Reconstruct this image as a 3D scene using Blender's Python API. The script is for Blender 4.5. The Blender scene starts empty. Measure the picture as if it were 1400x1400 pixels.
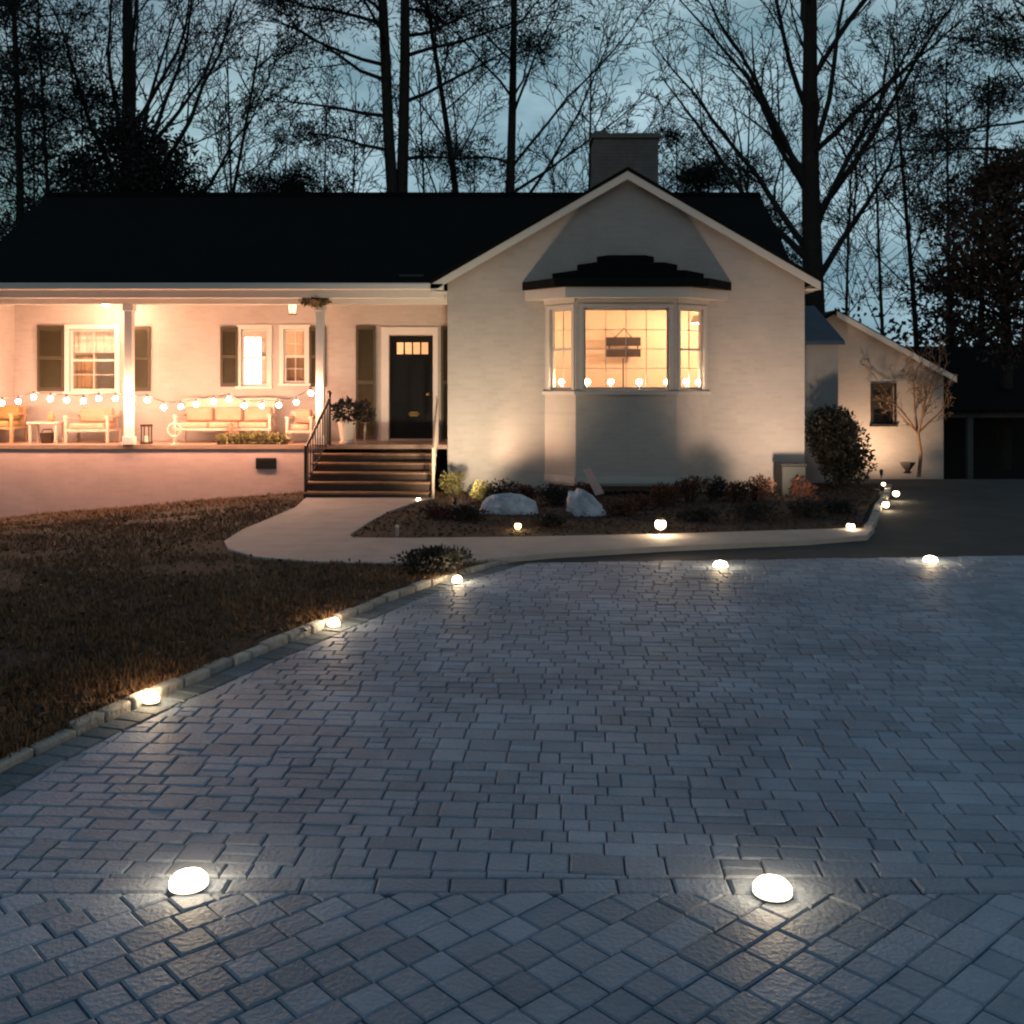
import bpy, math, random
from mathutils import Vector, Matrix
R = math.radians
SC = bpy.context.scene
COL = SC.collection
F = 1400.0; HOR = 524.0; CH = 2.1
def wx(px, Y): return (px-700)/F*Y
def wz(py, Y): return CH-(py-HOR)/F*Y
def gp(px, py):            # ground point seen at a picture position (used once, to survey the plan)
    Y = CH*F/(py-HOR); return (wx(px, Y), Y)

# ------------------------------------------------------------------ materials
def mat(name, col, rough=0.7, var=0.0, vscale=3.0, bump=0.0, bscale=20.0, metal=0.0, emit=None, estr=0.0, col2=None, island=0.0, spec=None, coord='Object'):
    m = bpy.data.materials.new(name); m.use_nodes = True
    nt = m.node_tree; N = nt.nodes; L = nt.links
    p = N['Principled BSDF']
    p.inputs['Roughness'].default_value = rough
    p.inputs['Metallic'].default_value = metal
    if spec is not None: p.inputs['Specular IOR Level'].default_value = spec
    c = (*col, 1); p.inputs['Base Color'].default_value = c
    tc = N.new('ShaderNodeTexCoord')
    out = None
    if var > 0 or col2:
        no = N.new('ShaderNodeTexNoise'); no.inputs['Scale'].default_value = vscale
        no.inputs['Detail'].default_value = 6; no.inputs['Roughness'].default_value = 0.65
        L.new(tc.outputs[coord], no.inputs['Vector'])
        rp = N.new('ShaderNodeValToRGB')
        rp.color_ramp.elements[0].position = 0.3; rp.color_ramp.elements[1].position = 0.7
        a = tuple(max(0, x*(1-var)) for x in col); b = tuple(min(1, x*(1+var)) for x in col) if not col2 else col2
        rp.color_ramp.elements[0].color = (*a, 1); rp.color_ramp.elements[1].color = (*b, 1)
        L.new(no.outputs['Fac'], rp.inputs['Fac']); out = rp.outputs['Color']
    if island > 0:
        g = N.new('ShaderNodeNewGeometry')
        mr = N.new('ShaderNodeMapRange'); mr.inputs['To Min'].default_value = 1-island; mr.inputs['To Max'].default_value = 1+island
        L.new(g.outputs['Random Per Island'], mr.inputs['Value'])
        mx = N.new('ShaderNodeVectorMath'); mx.operation = 'SCALE'
        if out: L.new(out, mx.inputs[0])
        else: mx.inputs[0].default_value = col
        L.new(mr.outputs['Result'], mx.inputs['Scale']); out = mx.outputs['Vector']
    if out: L.new(out, p.inputs['Base Color'])
    if bump > 0:
        nb = N.new('ShaderNodeTexNoise'); nb.inputs['Scale'].default_value = bscale; nb.inputs['Detail'].default_value = 5
        L.new(tc.outputs[coord], nb.inputs['Vector'])
        bp = N.new('ShaderNodeBump'); bp.inputs['Strength'].default_value = bump; bp.inputs['Distance'].default_value = 0.02
        L.new(nb.outputs['Fac'], bp.inputs['Height']); L.new(bp.outputs['Normal'], p.inputs['Normal'])
    if emit:
        p.inputs['Emission Color'].default_value = (*emit, 1); p.inputs['Emission Strength'].default_value = estr
    return m

def brick_mat(name, col, mortar, bw=0.22, bh=0.075, bump=0.5, rough=0.7, var=0.06):
    m = mat(name, col, rough, var, 1.6)
    nt = m.node_tree; N = nt.nodes; L = nt.links; p = N['Principled BSDF']
    tc = N.new('ShaderNodeTexCoord'); sx = N.new('ShaderNodeSeparateXYZ'); cb = N.new('ShaderNodeCombineXYZ')
    L.new(tc.outputs['Object'], sx.inputs[0])
    ad = N.new('ShaderNodeMath'); ad.operation = 'ADD'
    L.new(sx.outputs['X'], ad.inputs[0]); L.new(sx.outputs['Y'], ad.inputs[1])
    L.new(ad.outputs[0], cb.inputs['X']); L.new(sx.outputs['Z'], cb.inputs['Y'])
    br = N.new('ShaderNodeTexBrick'); br.inputs['Scale'].default_value = 1.0
    br.inputs['Brick Width'].default_value = bw; br.inputs['Row Height'].default_value = bh
    br.inputs['Mortar Size'].default_value = 0.008; br.inputs['Mortar Smooth'].default_value = 0.3
    br.inputs['Color1'].default_value = (1, 1, 1, 1); br.inputs['Color2'].default_value = (.9, .9, .9, 1)
    br.inputs['Mortar'].default_value = (mortar, mortar, mortar, 1)
    L.new(cb.outputs[0], br.inputs['Vector'])
    src = p.inputs['Base Color'].links[0].from_socket
    mx = N.new('ShaderNodeMix'); mx.data_type = 'RGBA'; mx.blend_type = 'MULTIPLY'; mx.inputs[0].default_value = 1
    L.new(src, mx.inputs[6]); L.new(br.outputs['Color'], mx.inputs[7]); L.new(mx.outputs[2], p.inputs['Base Color'])
    bp = N.new('ShaderNodeBump'); bp.inputs['Strength'].default_value = bump; bp.inputs['Distance'].default_value = 0.008; bp.invert = True
    L.new(br.outputs['Fac'], bp.inputs['Height']); L.new(bp.outputs['Normal'], p.inputs['Normal'])
    return m

def glass_mat(name, tint=(1, 1, 1), refl=0.06):
    m = bpy.data.materials.new(name); m.use_nodes = True
    N = m.node_tree.nodes; L = m.node_tree.links; N.clear()
    o = N.new('ShaderNodeOutputMaterial'); t = N.new('ShaderNodeBsdfTransparent'); g = N.new('ShaderNodeBsdfGlossy')
    t.inputs['Color'].default_value = (*tint, 1); g.inputs['Roughness'].default_value = 0.03
    x = N.new('ShaderNodeMixShader'); x.inputs[0].default_value = refl
    L.new(t.outputs[0], x.inputs[1]); L.new(g.outputs[0], x.inputs[2]); L.new(x.outputs[0], o.inputs['Surface'])
    return m

WARM = (1.0, 0.56, 0.30)
M = {}
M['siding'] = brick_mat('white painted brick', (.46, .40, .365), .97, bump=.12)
M['porchwall'] = brick_mat('porch skirt warm lit', (.72, .50, .44), .97, bump=.12)  # white brick, with the pink lamplight on it put into the base colour
M['trim'] = mat('white trim', (.66, .61, .56), .5, .05, 2)
M['greytrim'] = mat('bay trim', (.50, .46, .43), .5, .05, 2)
M['shingle'] = brick_mat('dark shingles', (.0045, .0048, .0055), .6, .3, .14, .6, .9, .3)
M['shingle'].node_tree.nodes['Principled BSDF'].inputs['Specular IOR Level'].default_value = .15
M['bayroof'] = mat('black roof metal', (.004, .0045, .005), .7, .2, 5, spec=.1)
M['chimney'] = brick_mat('chimney brick', (.20, .165, .145), .8, .22, .075, .8, .85, .25)
M['shutter'] = mat('dark green shutter', (.055, .044, .020), .6, .15, 6)
M['door'] = mat('black door', (.006, .007, .007), .45, .1, 4, spec=.2)
M['brass'] = mat('brass', (.55, .36, .12), .3, 0, metal=1)
M['iron'] = mat('black iron', (.012, .010, .009), .5, .2, 9)
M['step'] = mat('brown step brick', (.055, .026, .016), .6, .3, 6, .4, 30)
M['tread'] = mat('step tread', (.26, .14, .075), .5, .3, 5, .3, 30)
M['floor'] = mat('porch floor', (.34, .22, .16), .55, .15, 4)
M['inwall'] = mat('interior wall', (.80, .68, .55), .8, .05, 1)
M['infloor'] = mat('interior floor', (.25, .13, .06), .5, .2, 3)
M['curtain'] = mat('curtain', (.75, .68, .58), .9, .05, 5)
M['shade'] = mat('tan shade', (.42, .28, .15), .9, .08, 5)
M['darkframe'] = mat('dark picture frame', (.03, .016, .008), .5, .2, 8)
M['glass'] = glass_mat('window glass')
M['paver'] = mat('slate blue concrete pavers', (.245, .295, .385), .60, .30, .6, .55, 45, island=.17, coord='Generated' if False else 'Object', spec=.3)
M['border'] = mat('dark border pavers', (.12, .145, .175), .72, .2, 2, .5, 40, island=.22, spec=.3)
M['sand'] = mat('joint sand', (.055, .06, .075), .95, .3, 30)
M['kerb'] = mat('kerb stone', (.34, .32, .30), .75, .25, 9, .6, 30, island=.2)
M['asphalt'] = mat('asphalt', (.060, .061, .064), .85, .25, 1.2, .4, 120, spec=.25)
M['walk'] = mat('concrete walk', (.40, .345, .32), .8, .14, 2.2, .35, 60)
M['soil'] = mat('dark soil', (.022, .015, .010), .95, .4, 6, .9, 20)
M['mulch'] = mat('mulch chips', (.060, .026, .014), .9, .4, 8, island=.6)
M['turf'] = mat('dormant turf', (.040, .024, .013), .95, .35, 3, .9, 40)
M['blade'] = mat('grass blades', (.17, .085, .038), .8, .4, 1.4, island=.6, coord='Object')
M['groundm'] = mat('forest floor', (.018, .015, .011), .95, .4, 1, .9, 10)
M['bark'] = mat('bark', (.026, .018, .014), .9, .35, 5, .8, 14)
M['twig'] = mat('twigs', (.024, .019, .018), .9, .3, 5)
M['needle'] = mat('pine needles', (.012, .017, .012), .8, .4, 2, island=.4)
M['everleaf'] = mat('evergreen leaves', (.014, .014, .011), .7, .4, 2, island=.4)
M['brownleaf'] = mat('brown held leaves', (.055, .030, .020), .8, .4, 2, island=.5)
M['bushleaf'] = mat('dark bush leaves', (.011, .011, .006), .7, .4, 3, island=.5)
M['redleaf'] = mat('russet leaves', (.085, .030, .015), .8, .4, 5, island=.5)
M['limeleaf'] = mat('yellowish leaves', (.14, .12, .035), .7, .3, 5, island=.4)
M['blackleaf'] = mat('dark low foliage', (.018, .018, .016), .7, .4, 5, island=.4)
M['rock'] = mat('pale rock', (.40, .44, .52), .8, .5, 4, 1.0, 22)
M['pink'] = mat('pale pink board', (.60, .38, .36), .6, .1, 5)
M['crepe'] = mat('smooth pale bark', (.20, .12, .075), .8, .3, 6)
M['pot'] = mat('dark pot', (.02, .018, .017), .5, .2, 6)
M['whitepot'] = mat('white pot', (.70, .62, .52), .4, .05, 6)
M['wicker'] = mat('wicker', (.36, .20, .10), .7, .3, 25, .8, 60)
M['whitewood'] = mat('white painted wood', (.46, .36, .29), .5, .06, 5)
M['cushion'] = mat('coral cushion', (.46, .26, .18), .9, .15, 6)
M['cushion2'] = mat('olive cushion', (.26, .17, .06), .9, .15, 6)
M['metalblue'] = mat('blue grey roof metal', (.055, .085, .125), .45, .2, 3, metal=.3)
M['greywall'] = mat('grey side wall', (.33, .31, .31), .8, .1, 3)  # even grey of the side wing wall
M['darkwood'] = mat('dark stained wood', (.016, .011, .010), .8, .3, 3)
M['greywood'] = mat('weathered beam', (.085, .082, .078), .8, .2, 4)
M['acbox'] = mat('grey green metal box', (.022, .027, .026), .6, .1, 5)
M['plastic'] = mat('black plastic', (.015, .015, .015), .4)
M['wire'] = mat('black wire', (.010, .009, .008), .6)
M['bulb'] = mat('glowing bulb', (.9, .8, .6), .3, emit=(1, .545, .34), estr=155)
M['puck'] = mat('glowing lens', (.9, .9, .85), .3, emit=(1, .80, .52), estr=9)
M['puckfar'] = mat('glowing far lens', (.9, .9, .85), .3, emit=(1, .74, .44), estr=9)
M['amber'] = mat('amber lens', (.9, .7, .4), .3, emit=(1, .50, .12), estr=9)
M['flame'] = mat('candle flame', (1, .8, .5), .3, emit=(1, .74, .44), estr=34)
M['lampshade'] = mat('lit lampshade', (.9, .85, .8), .8, emit=(1, .80, .66), estr=1.6)
M['wax'] = mat('candle wax', (.8, .72, .6), .5)
M['lantern'] = mat('lantern glass', (.7, .5, .3), .3, emit=(1, .55, .25), estr=1.2)

for k_, lo_ in (('puck', .018), ('puckfar', .018)):      # frosted lens: brightest over the diode, warmer at the rim
    nt_ = M[k_].node_tree; N_ = nt_.nodes; L_ = nt_.links; p_ = N_['Principled BSDF']
    tc_ = N_.new('ShaderNodeTexCoord'); sx_ = N_.new('ShaderNodeSeparateXYZ'); r_ = N_.new('ShaderNodeMapRange')
    L_.new(tc_.outputs['Generated'], sx_.inputs[0]); L_.new(sx_.outputs['Z'], r_.inputs['Value'])
    r_.inputs['From Min'].default_value = 0; r_.inputs['From Max'].default_value = .8
    r_.inputs['To Min'].default_value = .35; r_.inputs['To Max'].default_value = p_.inputs['Emission Strength'].default_value
    L_.new(r_.outputs[0], p_.inputs['Emission Strength'])
# ------------------------------------------------------------------ mesh builder
class MB:
    def __init__(s): s.v = []; s.f = []
    def box(s, x0, x1, y0, y1, z0, z1):
        n = len(s.v)
        s.v += [(x0,y0,z0),(x1,y0,z0),(x1,y1,z0),(x0,y1,z0),(x0,y0,z1),(x1,y0,z1),(x1,y1,z1),(x0,y1,z1)]
        s.f += [tuple(n+i for i in q) for q in ((0,3,2,1),(4,5,6,7),(0,1,5,4),(1,2,6,5),(2,3,7,6),(3,0,4,7))]
        return s
    def tbox(s, T, x0, x1, y0, y1, z0, z1):       # box in a local frame T(u, n, z)
        n = len(s.v); s.box(x0, x1, y0, y1, z0, z1)
        for i in range(n, len(s.v)): s.v[i] = T(*s.v[i])
        return s
    def prism(s, poly, z0, z1):                    # polygon in plan, extruded
        n = len(s.v); k = len(poly)
        s.v += [(p[0], p[1], z0) for p in poly]+[(p[0], p[1], z1) for p in poly]
        s.f.append(tuple(n+k+i for i in range(k))); s.f.append(tuple(n+i for i in reversed(range(k))))
        for i in range(k):
            j = (i+1) % k; s.f.append((n+i, n+j, n+k+j, n+k+i))
        return s
    def slab(s, quad, t):                          # sloped slab: top polygon, thickness downward
        n = len(s.v); k = len(quad)
        s.v += [tuple(p) for p in quad]+[(p[0], p[1], p[2]-t) for p in quad]
        s.f.append(tuple(n+i for i in range(k))); s.f.append(tuple(n+k+i for i in reversed(range(k))))
        for i in range(k):
            j = (i+1) % k; s.f.append((n+j, n+i, n+k+i, n+k+j))
        return s
    def tube(s, pts, rad, sides=6, cap=True):
        n0 = len(s.v); k = len(pts); a = None
        for i, p in enumerate(pts):
            p = Vector(p)
            d = Vector(pts[min(i+1, k-1)])-Vector(pts[max(i-1, 0)])
            if d.length < 1e-9: d = Vector((0, 0, 1))
            d.normalize()
            if a is None: a = d.orthogonal().normalized()
            else:
                a = a-d*a.dot(d)
                a = a.normalized() if a.length > 1e-6 else d.orthogonal().normalized()
            b = d.cross(a); r = rad[i] if isinstance(rad, (list, tuple)) else rad
            for q in range(sides):
                t = 2*math.pi*q/sides; w = p+a*(r*math.cos(t))+b*(r*math.sin(t)); s.v.append((w.x, w.y, w.z))
        for i in range(k-1):
            for q in range(sides):
                q2 = (q+1) % sides; o = n0+i*sides
                s.f.append((o+q, o+q2, o+sides+q2, o+sides+q))
        if cap:
            s.f.append(tuple(n0+q for q in reversed(range(sides)))); s.f.append(tuple(n0+(k-1)*sides+q for q in range(sides)))
        return s
    def lathe(s, c, prof, sides=16):
        n0 = len(s.v)
        for r, z in prof:
            for q in range(sides):
                t = 2*math.pi*q/sides; s.v.append((c[0]+r*math.cos(t), c[1]+r*math.sin(t), c[2]+z))
        for i in range(len(prof)-1):
            for q in range(sides):
                q2 = (q+1) % sides; o = n0+i*sides; s.f.append((o+q, o+q2, o+sides+q2, o+sides+q))
        s.f.append(tuple(n0+q for q in reversed(range(sides)))); s.f.append(tuple(n0+(len(prof)-1)*sides+q for q in range(sides)))
        return s
    def ball(s, c, r, seg=10, rings=6, sz=1.0):
        pr = [(r*math.sin(math.pi*i/rings)+1e-5, -r*sz*math.cos(math.pi*i/rings)) for i in range(rings+1)]
        return s.lathe(c, pr, seg)
    def leaf(s, c, d, l, w, rng):
        d = d.normalized(); a = d.orthogonal().normalized()
        a.rotate(Matrix.Rotation(rng.uniform(0, 6.28), 3, d)); n = len(s.v); c = Vector(c)
        m = c+d*(l*.5)
        for p in (c, m+a*(w*.5), c+d*l, m-a*(w*.5)): s.v.append((p.x, p.y, p.z))
        s.f.append((n, n+1, n+2, n+3)); return s
    def build(s, name, m, parent=None, smooth=False, bevel=0, origin=None):
        me = bpy.data.meshes.new(name); v = s.v
        loc = Vector((0, 0, 0))
        if parent is None and origin is not None:
            loc = Vector(origin); v = [(p[0]-loc.x, p[1]-loc.y, p[2]-loc.z) for p in v]
        elif parent is not None:
            o = parent; acc = Vector((0, 0, 0))
            while o: acc += o.location; o = o.parent
            v = [(p[0]-acc.x, p[1]-acc.y, p[2]-acc.z) for p in v]
        me.from_pydata(v, [], s.f); me.update()
        me.materials.append(M[m] if isinstance(m, str) else m)
        if smooth: me.polygons.foreach_set('use_smooth', [True]*len(me.polygons))
        o = bpy.data.objects.new(name, me); COL.objects.link(o); o.location = loc
        if parent: o.parent = parent
        if bevel > 0:
            b = o.modifiers.new('bevel', 'BEVEL'); b.width = bevel; b.segments = 2; b.limit_method = 'ANGLE'
        return o

def tag(o, label, cat, group=None):
    o['label'] = label; o['category'] = cat
    if group: o['group'] = group
    return o
def thing(name, loc, label, cat, group=None):
    o = bpy.data.objects.new(name, None); COL.objects.link(o); o.location = loc; o.empty_display_size = .2
    return tag(o, label, cat, group)
def struct(o): o['kind'] = 'structure'; return o
def lamp(kind, parent, loc, energy, color, size=.05, spot=None, target=None, blend=.6):
    l = bpy.data.lights.new('glow', kind); l.energy = energy; l.color = color
    if kind == 'POINT': l.shadow_soft_size = size
    if kind == 'SPOT': l.shadow_soft_size = size; l.spot_size = spot; l.spot_blend = blend
    o = bpy.data.objects.new('glow', l); COL.objects.link(o); o.parent = parent
    o.location = Vector(loc)-parent.location
    if target: o.rotation_euler = (Vector(target)-Vector(loc)).to_track_quat('-Z', 'Y').to_euler()
    return o
def copy_tree(o, loc=None):
    c = o.copy(); COL.objects.link(c)
    if loc is not None: c.location = loc
    for ch in list(o.children):
        d = ch.copy(); COL.objects.link(d); d.parent = c
        for g in list(ch.children):
            e = g.copy(); COL.objects.link(e); e.parent = d
    return c

# ------------------------------------------------------------------ camera, world, sun
cd = bpy.data.cameras.new('camera'); cam = bpy.data.objects.new('camera', cd); COL.objects.link(cam)
cam.location = (0, 0, CH); cam.rotation_euler = (R(90), 0, 0)
cd.sensor_width = 36; cd.lens = 36; cd.shift_y = -(700-HOR)/1400; cd.clip_end = 2000; cd.clip_start = .05
SC.camera = cam
W = bpy.data.worlds.new('World'); SC.world = W; W.use_nodes = True
N = W.node_tree.nodes; L = W.node_tree.links; bg = N['Background']
sky = N.new('ShaderNodeTexSky'); sky.sky_type = 'NISHITA'; sky.sun_disc = False
sky.sun_elevation = R(1.0); sky.sun_rotation = R(8); sky.air_density = 1.2; sky.ozone_density = 2.5; sky.dust_density = .6
tc = N.new('ShaderNodeTexCoord'); mp = N.new('ShaderNodeMapping'); mp.inputs['Scale'].default_value = (1, 1, 2.4)
cn = N.new('ShaderNodeTexNoise'); cn.inputs['Scale'].default_value = 5.5; cn.inputs['Detail'].default_value = 7; cn.inputs['Roughness'].default_value = .6
rp = N.new('ShaderNodeValToRGB'); rp.color_ramp.elements[0].position = .36; rp.color_ramp.elements[1].position = .70
rp.color_ramp.elements[0].color = (.60, .80, .88, 1); rp.color_ramp.elements[1].color = (1.45, 1.60, 1.62, 1)
mx = N.new('ShaderNodeMix'); mx.data_type = 'RGBA'; mx.blend_type = 'MULTIPLY'; mx.inputs[0].default_value = 1
hs = N.new('ShaderNodeHueSaturation'); hs.inputs['Saturation'].default_value = .52; hs.inputs['Hue'].default_value = .475
L.new(tc.outputs['Generated'], mp.inputs['Vector']); L.new(mp.outputs[0], cn.inputs['Vector']); L.new(cn.outputs['Fac'], rp.inputs['Fac'])
dk = N.new('ShaderNodeMix'); dk.data_type = 'RGBA'; dk.blend_type = 'DARKEN'; dk.inputs[0].default_value = 1; dk.inputs[7].default_value = (.82, 1.06, 1.18, 1)
L.new(hs.outputs[0], dk.inputs[6]); L.new(sky.outputs[0], hs.inputs['Color']); L.new(dk.outputs[2], mx.inputs[6]); L.new(rp.outputs[0], mx.inputs[7]); L.new(mx.outputs[2], bg.inputs['Color'])
bg.inputs['Strength'].default_value = .12
sl = bpy.data.lights.new('sun', 'SUN'); sl.energy = .05; sl.angle = R(12); sl.color = (1, .85, .75)
so = bpy.data.objects.new('sun', sl); COL.objects.link(so); so.rotation_euler = (R(-86), 0, R(-8))
SC.view_settings.view_transform = 'Standard'; SC.view_settings.look = 'None'; SC.view_settings.exposure = 1.68; SC.view_settings.gamma = 1
SC.cycles.filter_width = 2.2
SC.cycles.max_bounces = 8; SC.cycles.diffuse_bounces = 4; SC.cycles.transparent_max_bounces = 12
SC.cycles.sample_clamp_indirect = 6; SC.cycles.caustics_reflective = False; SC.cycles.caustics_refractive = False

# ------------------------------------------------------------------ terrain
def sm(a, b, t):
    t = max(0, min(1, (t-a)/(b-a))); return t*t*(3-2*t)
def lawn_drop(x, y): return .085*max(0, -x-3.9)*sm(11, 18.5, y)
def terr(x, y):
    z = -lawn_drop(x, y)
    z -= 1.0*sm(9.5, 11.5, x)*sm(22.6, 25.5, y)
    return z
KERB = [(-3.45, .4), (-3.30, 2.5), (-3.05, 4.2), (-2.80, 5.64), (-2.43, 6.82), (-2.05, 7.82), (-1.60, 8.96), (-1.15, 10.1), (-.68, 11.1), (-.15, 11.95)]
def kerb_x(y):
    for i in range(len(KERB)-1):
        a, b = KERB[i], KERB[i+1]
        if y <= b[1]:
            t = (y-a[1])/(b[1]-a[1]); return a[0]+(b[0]-a[0])*t
    return KERB[-1][0]
def axis(marks):
    out = []
    for a, b, st in marks:
        n = max(1, int(round((b-a)/st)))
        out += [a+(b-a)*i/n for i in range(n)]
    return out+[marks[-1][1]]
def grid(mb, xs, ys, fz):
    n = len(mb.v)
    for y in ys:
        for x in xs: mb.v.append((x, y, fz(x, y)))
    k = len(xs)
    for j in range(len(ys)-1):
        for i in range(k-1): mb.f.append((n+j*k+i, n+j*k+i+1, n+(j+1)*k+i+1, n+(j+1)*k+i))
g = MB()
grid(g, axis([(-400,-40,60),(-40,-14,4),(-14,14,.7),(14,40,4),(40,400,60)]), axis([(-60,0,20),(0,26,.8),(26,60,5),(60,700,80)]), lambda x, y: terr(x, y)-.10)
struct(g.build('ground', 'groundm'))

# lawn: undulating turf sheet left of the kerb, plus blades
rg = random.Random(5)
WALK = [gp(418,684.5), gp(404,698), gp(368,714), gp(330,730), gp(306,746), gp(312,757), gp(350,768), gp(430,775), gp(540,777), gp(650,773), gp(700,768)]
def inpoly(x, y, P):
    c = False; j = len(P)-1
    for i in range(len(P)):
        a, b = P[i], P[j]
        if (a[1] > y) != (b[1] > y) and x < (b[0]-a[0])*(y-a[1])/(b[1]-a[1])+a[0]: c = not c
        j = i
    return c
WALKP = WALK+[(.6,12.2),(.6,18),(-3.7,18.6)]
def lawn_z(x, y):
    return .035+.012*math.sin(x*2.1+y)*math.sin(y*1.7)-lawn_drop(x, y)
lw = MB(); rows = axis([(-1,19.62,.4)])
for y in rows:
    e = kerb_x(y)-.02 if y < 11.95 else (-.2 if y < 12.3 else -1.0)
    for i in range(41):
        t = i/40; x = -16+(e+16)*(1-(1-t)**1.6)
        lw.v.append((x, y, lawn_z(x, y)))
for j in range(len(rows)-1):
    for i in range(40): lw.f.append((j*41+i, j*41+i+1, (j+1)*41+i+1, (j+1)*41+i))
struct(lw.build('lawn', 'turf', smooth=True))
gb = MB()
for _ in range(46000):
    y = rg.uniform(4.5, 19.55); x = rg.uniform(max(-11, -.56*y), kerb_x(min(y, 11.9)))
    if y > 12.1 and x > -.9: continue
    if inpoly(x, y, WALKP): continue
    if y > 11.5 and x > -1.6 and y < 12.6: pass
    pt = math.sin(x*1.7+math.sin(y*1.3)*2)*math.sin(y*2.3+x*.8)
    if pt < -.45 and rg.random() < .75: continue
    z = lawn_z(x, y); h = rg.uniform(.015, .058)*(1.2 if y > 15 else 1)*(1+.35*pt)
    for q in range(2):
        t = rg.uniform(0, 6.28); lx, ly = math.cos(t), math.sin(t); w = rg.uniform(.004, .010); k = rg.uniform(.2, .9)*h
        n = len(gb.v)
        gb.v += [(x-ly*w, y+lx*w, z-.005), (x+ly*w, y-lx*w, z-.005), (x+lx*k, y+ly*k, z+h)]
        gb.f.append((n, n+1, n+2)); x += rg.uniform(-.03, .03); y += rg.uniform(-.03, .03)
gr = gb.build('grass', 'blade'); gr['kind'] = 'stuff'; tag(gr, 'short brownish dormant grass covering the lawn left of the driveway', 'grass')

lf_ = MB()
for _ in range(1500):
    y = rg.uniform(4.5, 19.3); e_ = kerb_x(min(y, 11.9)); x = e_-abs(rg.gauss(0, 2.2)) if rg.random() < .5 else rg.uniform(max(-10.5, -.56*y), e_)
    if inpoly(x, y, WALKP): continue
    lf_.leaf((x, y, lawn_z(x, y)+rg.uniform(.03,.05)), Vector((rg.uniform(-1,1), rg.uniform(-1,1), rg.uniform(-.2,.3))), rg.uniform(.04,.09), rg.uniform(.03,.05), rg)
o = lf_.build('fallen_leaves', 'brownleaf'); o['kind'] = 'stuff'; tag(o, 'dry brown leaves scattered over the lawn and along the kerb', 'leaves')
# asphalt, sand bed, concrete walk, bed
FAR0, FAR1 = (-.15, 11.98), (9.0, 12.75)
def far_y(x): return FAR0[1]+(x-FAR0[0])*(FAR1[1]-FAR0[1])/(FAR1[0]-FAR0[0])
a = MB()
nx = [-.3, 1, 3, 5, 7, 9, 12, 16]
for i in range(len(nx)-1):
    x0, x1 = nx[i], nx[i+1]
    a.v += [(x0, far_y(x0)+.02, -.006), (x1, far_y(x1)+.02, -.006), (x1, 22.5, -.006), (x0, 22.5, -.006)]
    n = len(a.v)-4; a.f.append((n, n+1, n+2, n+3))
n = len(a.v); a.v += [(9.0, 0, -.010), (16, 0, -.010), (16, 12.9, -.010), (9.0, 12.8, -.010)]; a.f.append((n, n+1, n+2, n+3))
n = len(a.v); a.v += [(7.2, 22.5, -.006), (16, 22.5, -.006), (16, 24.4, -.5), (10.5, 24.0, -.2)]; a.f.append((n, n+1, n+2, n+3))
struct(a.build('asphalt_driveway', 'asphalt'))
sb = MB(); sb.prism([(p[0]+.02, p[1]) for p in KERB][::-1]+[(9, .4), FAR1], -.07, -.016)
struct(sb.build('paver_sand_bed', 'sand'))
wk = MB()
walk_top = WALK+[gp(760,762.5), gp(900,754), gp(1100,745), gp(1186,738)]
walk_in = [gp(1196,727), gp(1090,730), gp(900,736), gp(700,740), gp(560,741.5), gp(484,741), gp(478,737), gp(500,722), gp(530,705), gp(566,692), gp(596,684.5)]
wk.prism(walk_top+walk_in, -.06, .062)
struct(wk.build('front_walk', 'walk', bevel=.012))
BED = [gp(596,684), gp(566,693), gp(531,706), gp(502,722.5), gp(481,736.5), gp(487,740), gp(560,740.5), gp(700,739), gp(900,735), gp(1090,729), gp(1190,725)]
BED2 = [(5.2,15.2), (6.0,17.2), (6.8,19.0), (7.5,20.8), (5.0,21.2), (5.0,19.45), (3.6,19.45), (-1.1,19.45), (-1.4,18.25)]
bd = MB(); bd.prism(BED+BED2, -.06, .045)
struct(bd.build('planting_bed', 'soil'))
BP = BED+BED2
mc = MB()
for _ in range(9000):
    x = rg.uniform(-2.3, 7.4); y = rg.uniform(13.5, 21)
    if not inpoly(x, y, BP): continue
    d = Vector((rg.uniform(-1,1), rg.uniform(-1,1), rg.uniform(-.1,.5)))
    mc.leaf((x, y, .05), d, rg.uniform(.03,.09), rg.uniform(.015,.04), rg)
mo = mc.build('mulch', 'mulch'); mo['kind'] = 'stuff'; tag(mo, 'reddish brown mulch chips and dry leaves over the planting bed', 'mulch')
# pale edging of the bed on the right
ed = MB(); pth = [(4.92,14.25),(5.35,15.2),(6.15,17.2),(6.95,19.0),(7.65,20.8)]
for i in range(len(pth)-1):
    p0, p1 = Vector(pth[i]), Vector(pth[i+1]); n_ = int((p1-p0).length/.3)
    for k in range(n_):
        q0 = p0+(p1-p0)*(k/n_); q1 = p0+(p1-p0)*((k+.93)/n_); s_ = Vector((q1.y-q0.y, -(q1.x-q0.x))).normalized()*.06
        ed.prism([q0-s_, q0+s_, q1+s_, q1-s_], -.05, .06+rg.uniform(-.01,.01))
struct(ed.build('bed_edging', 'kerb', bevel=.012))

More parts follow.
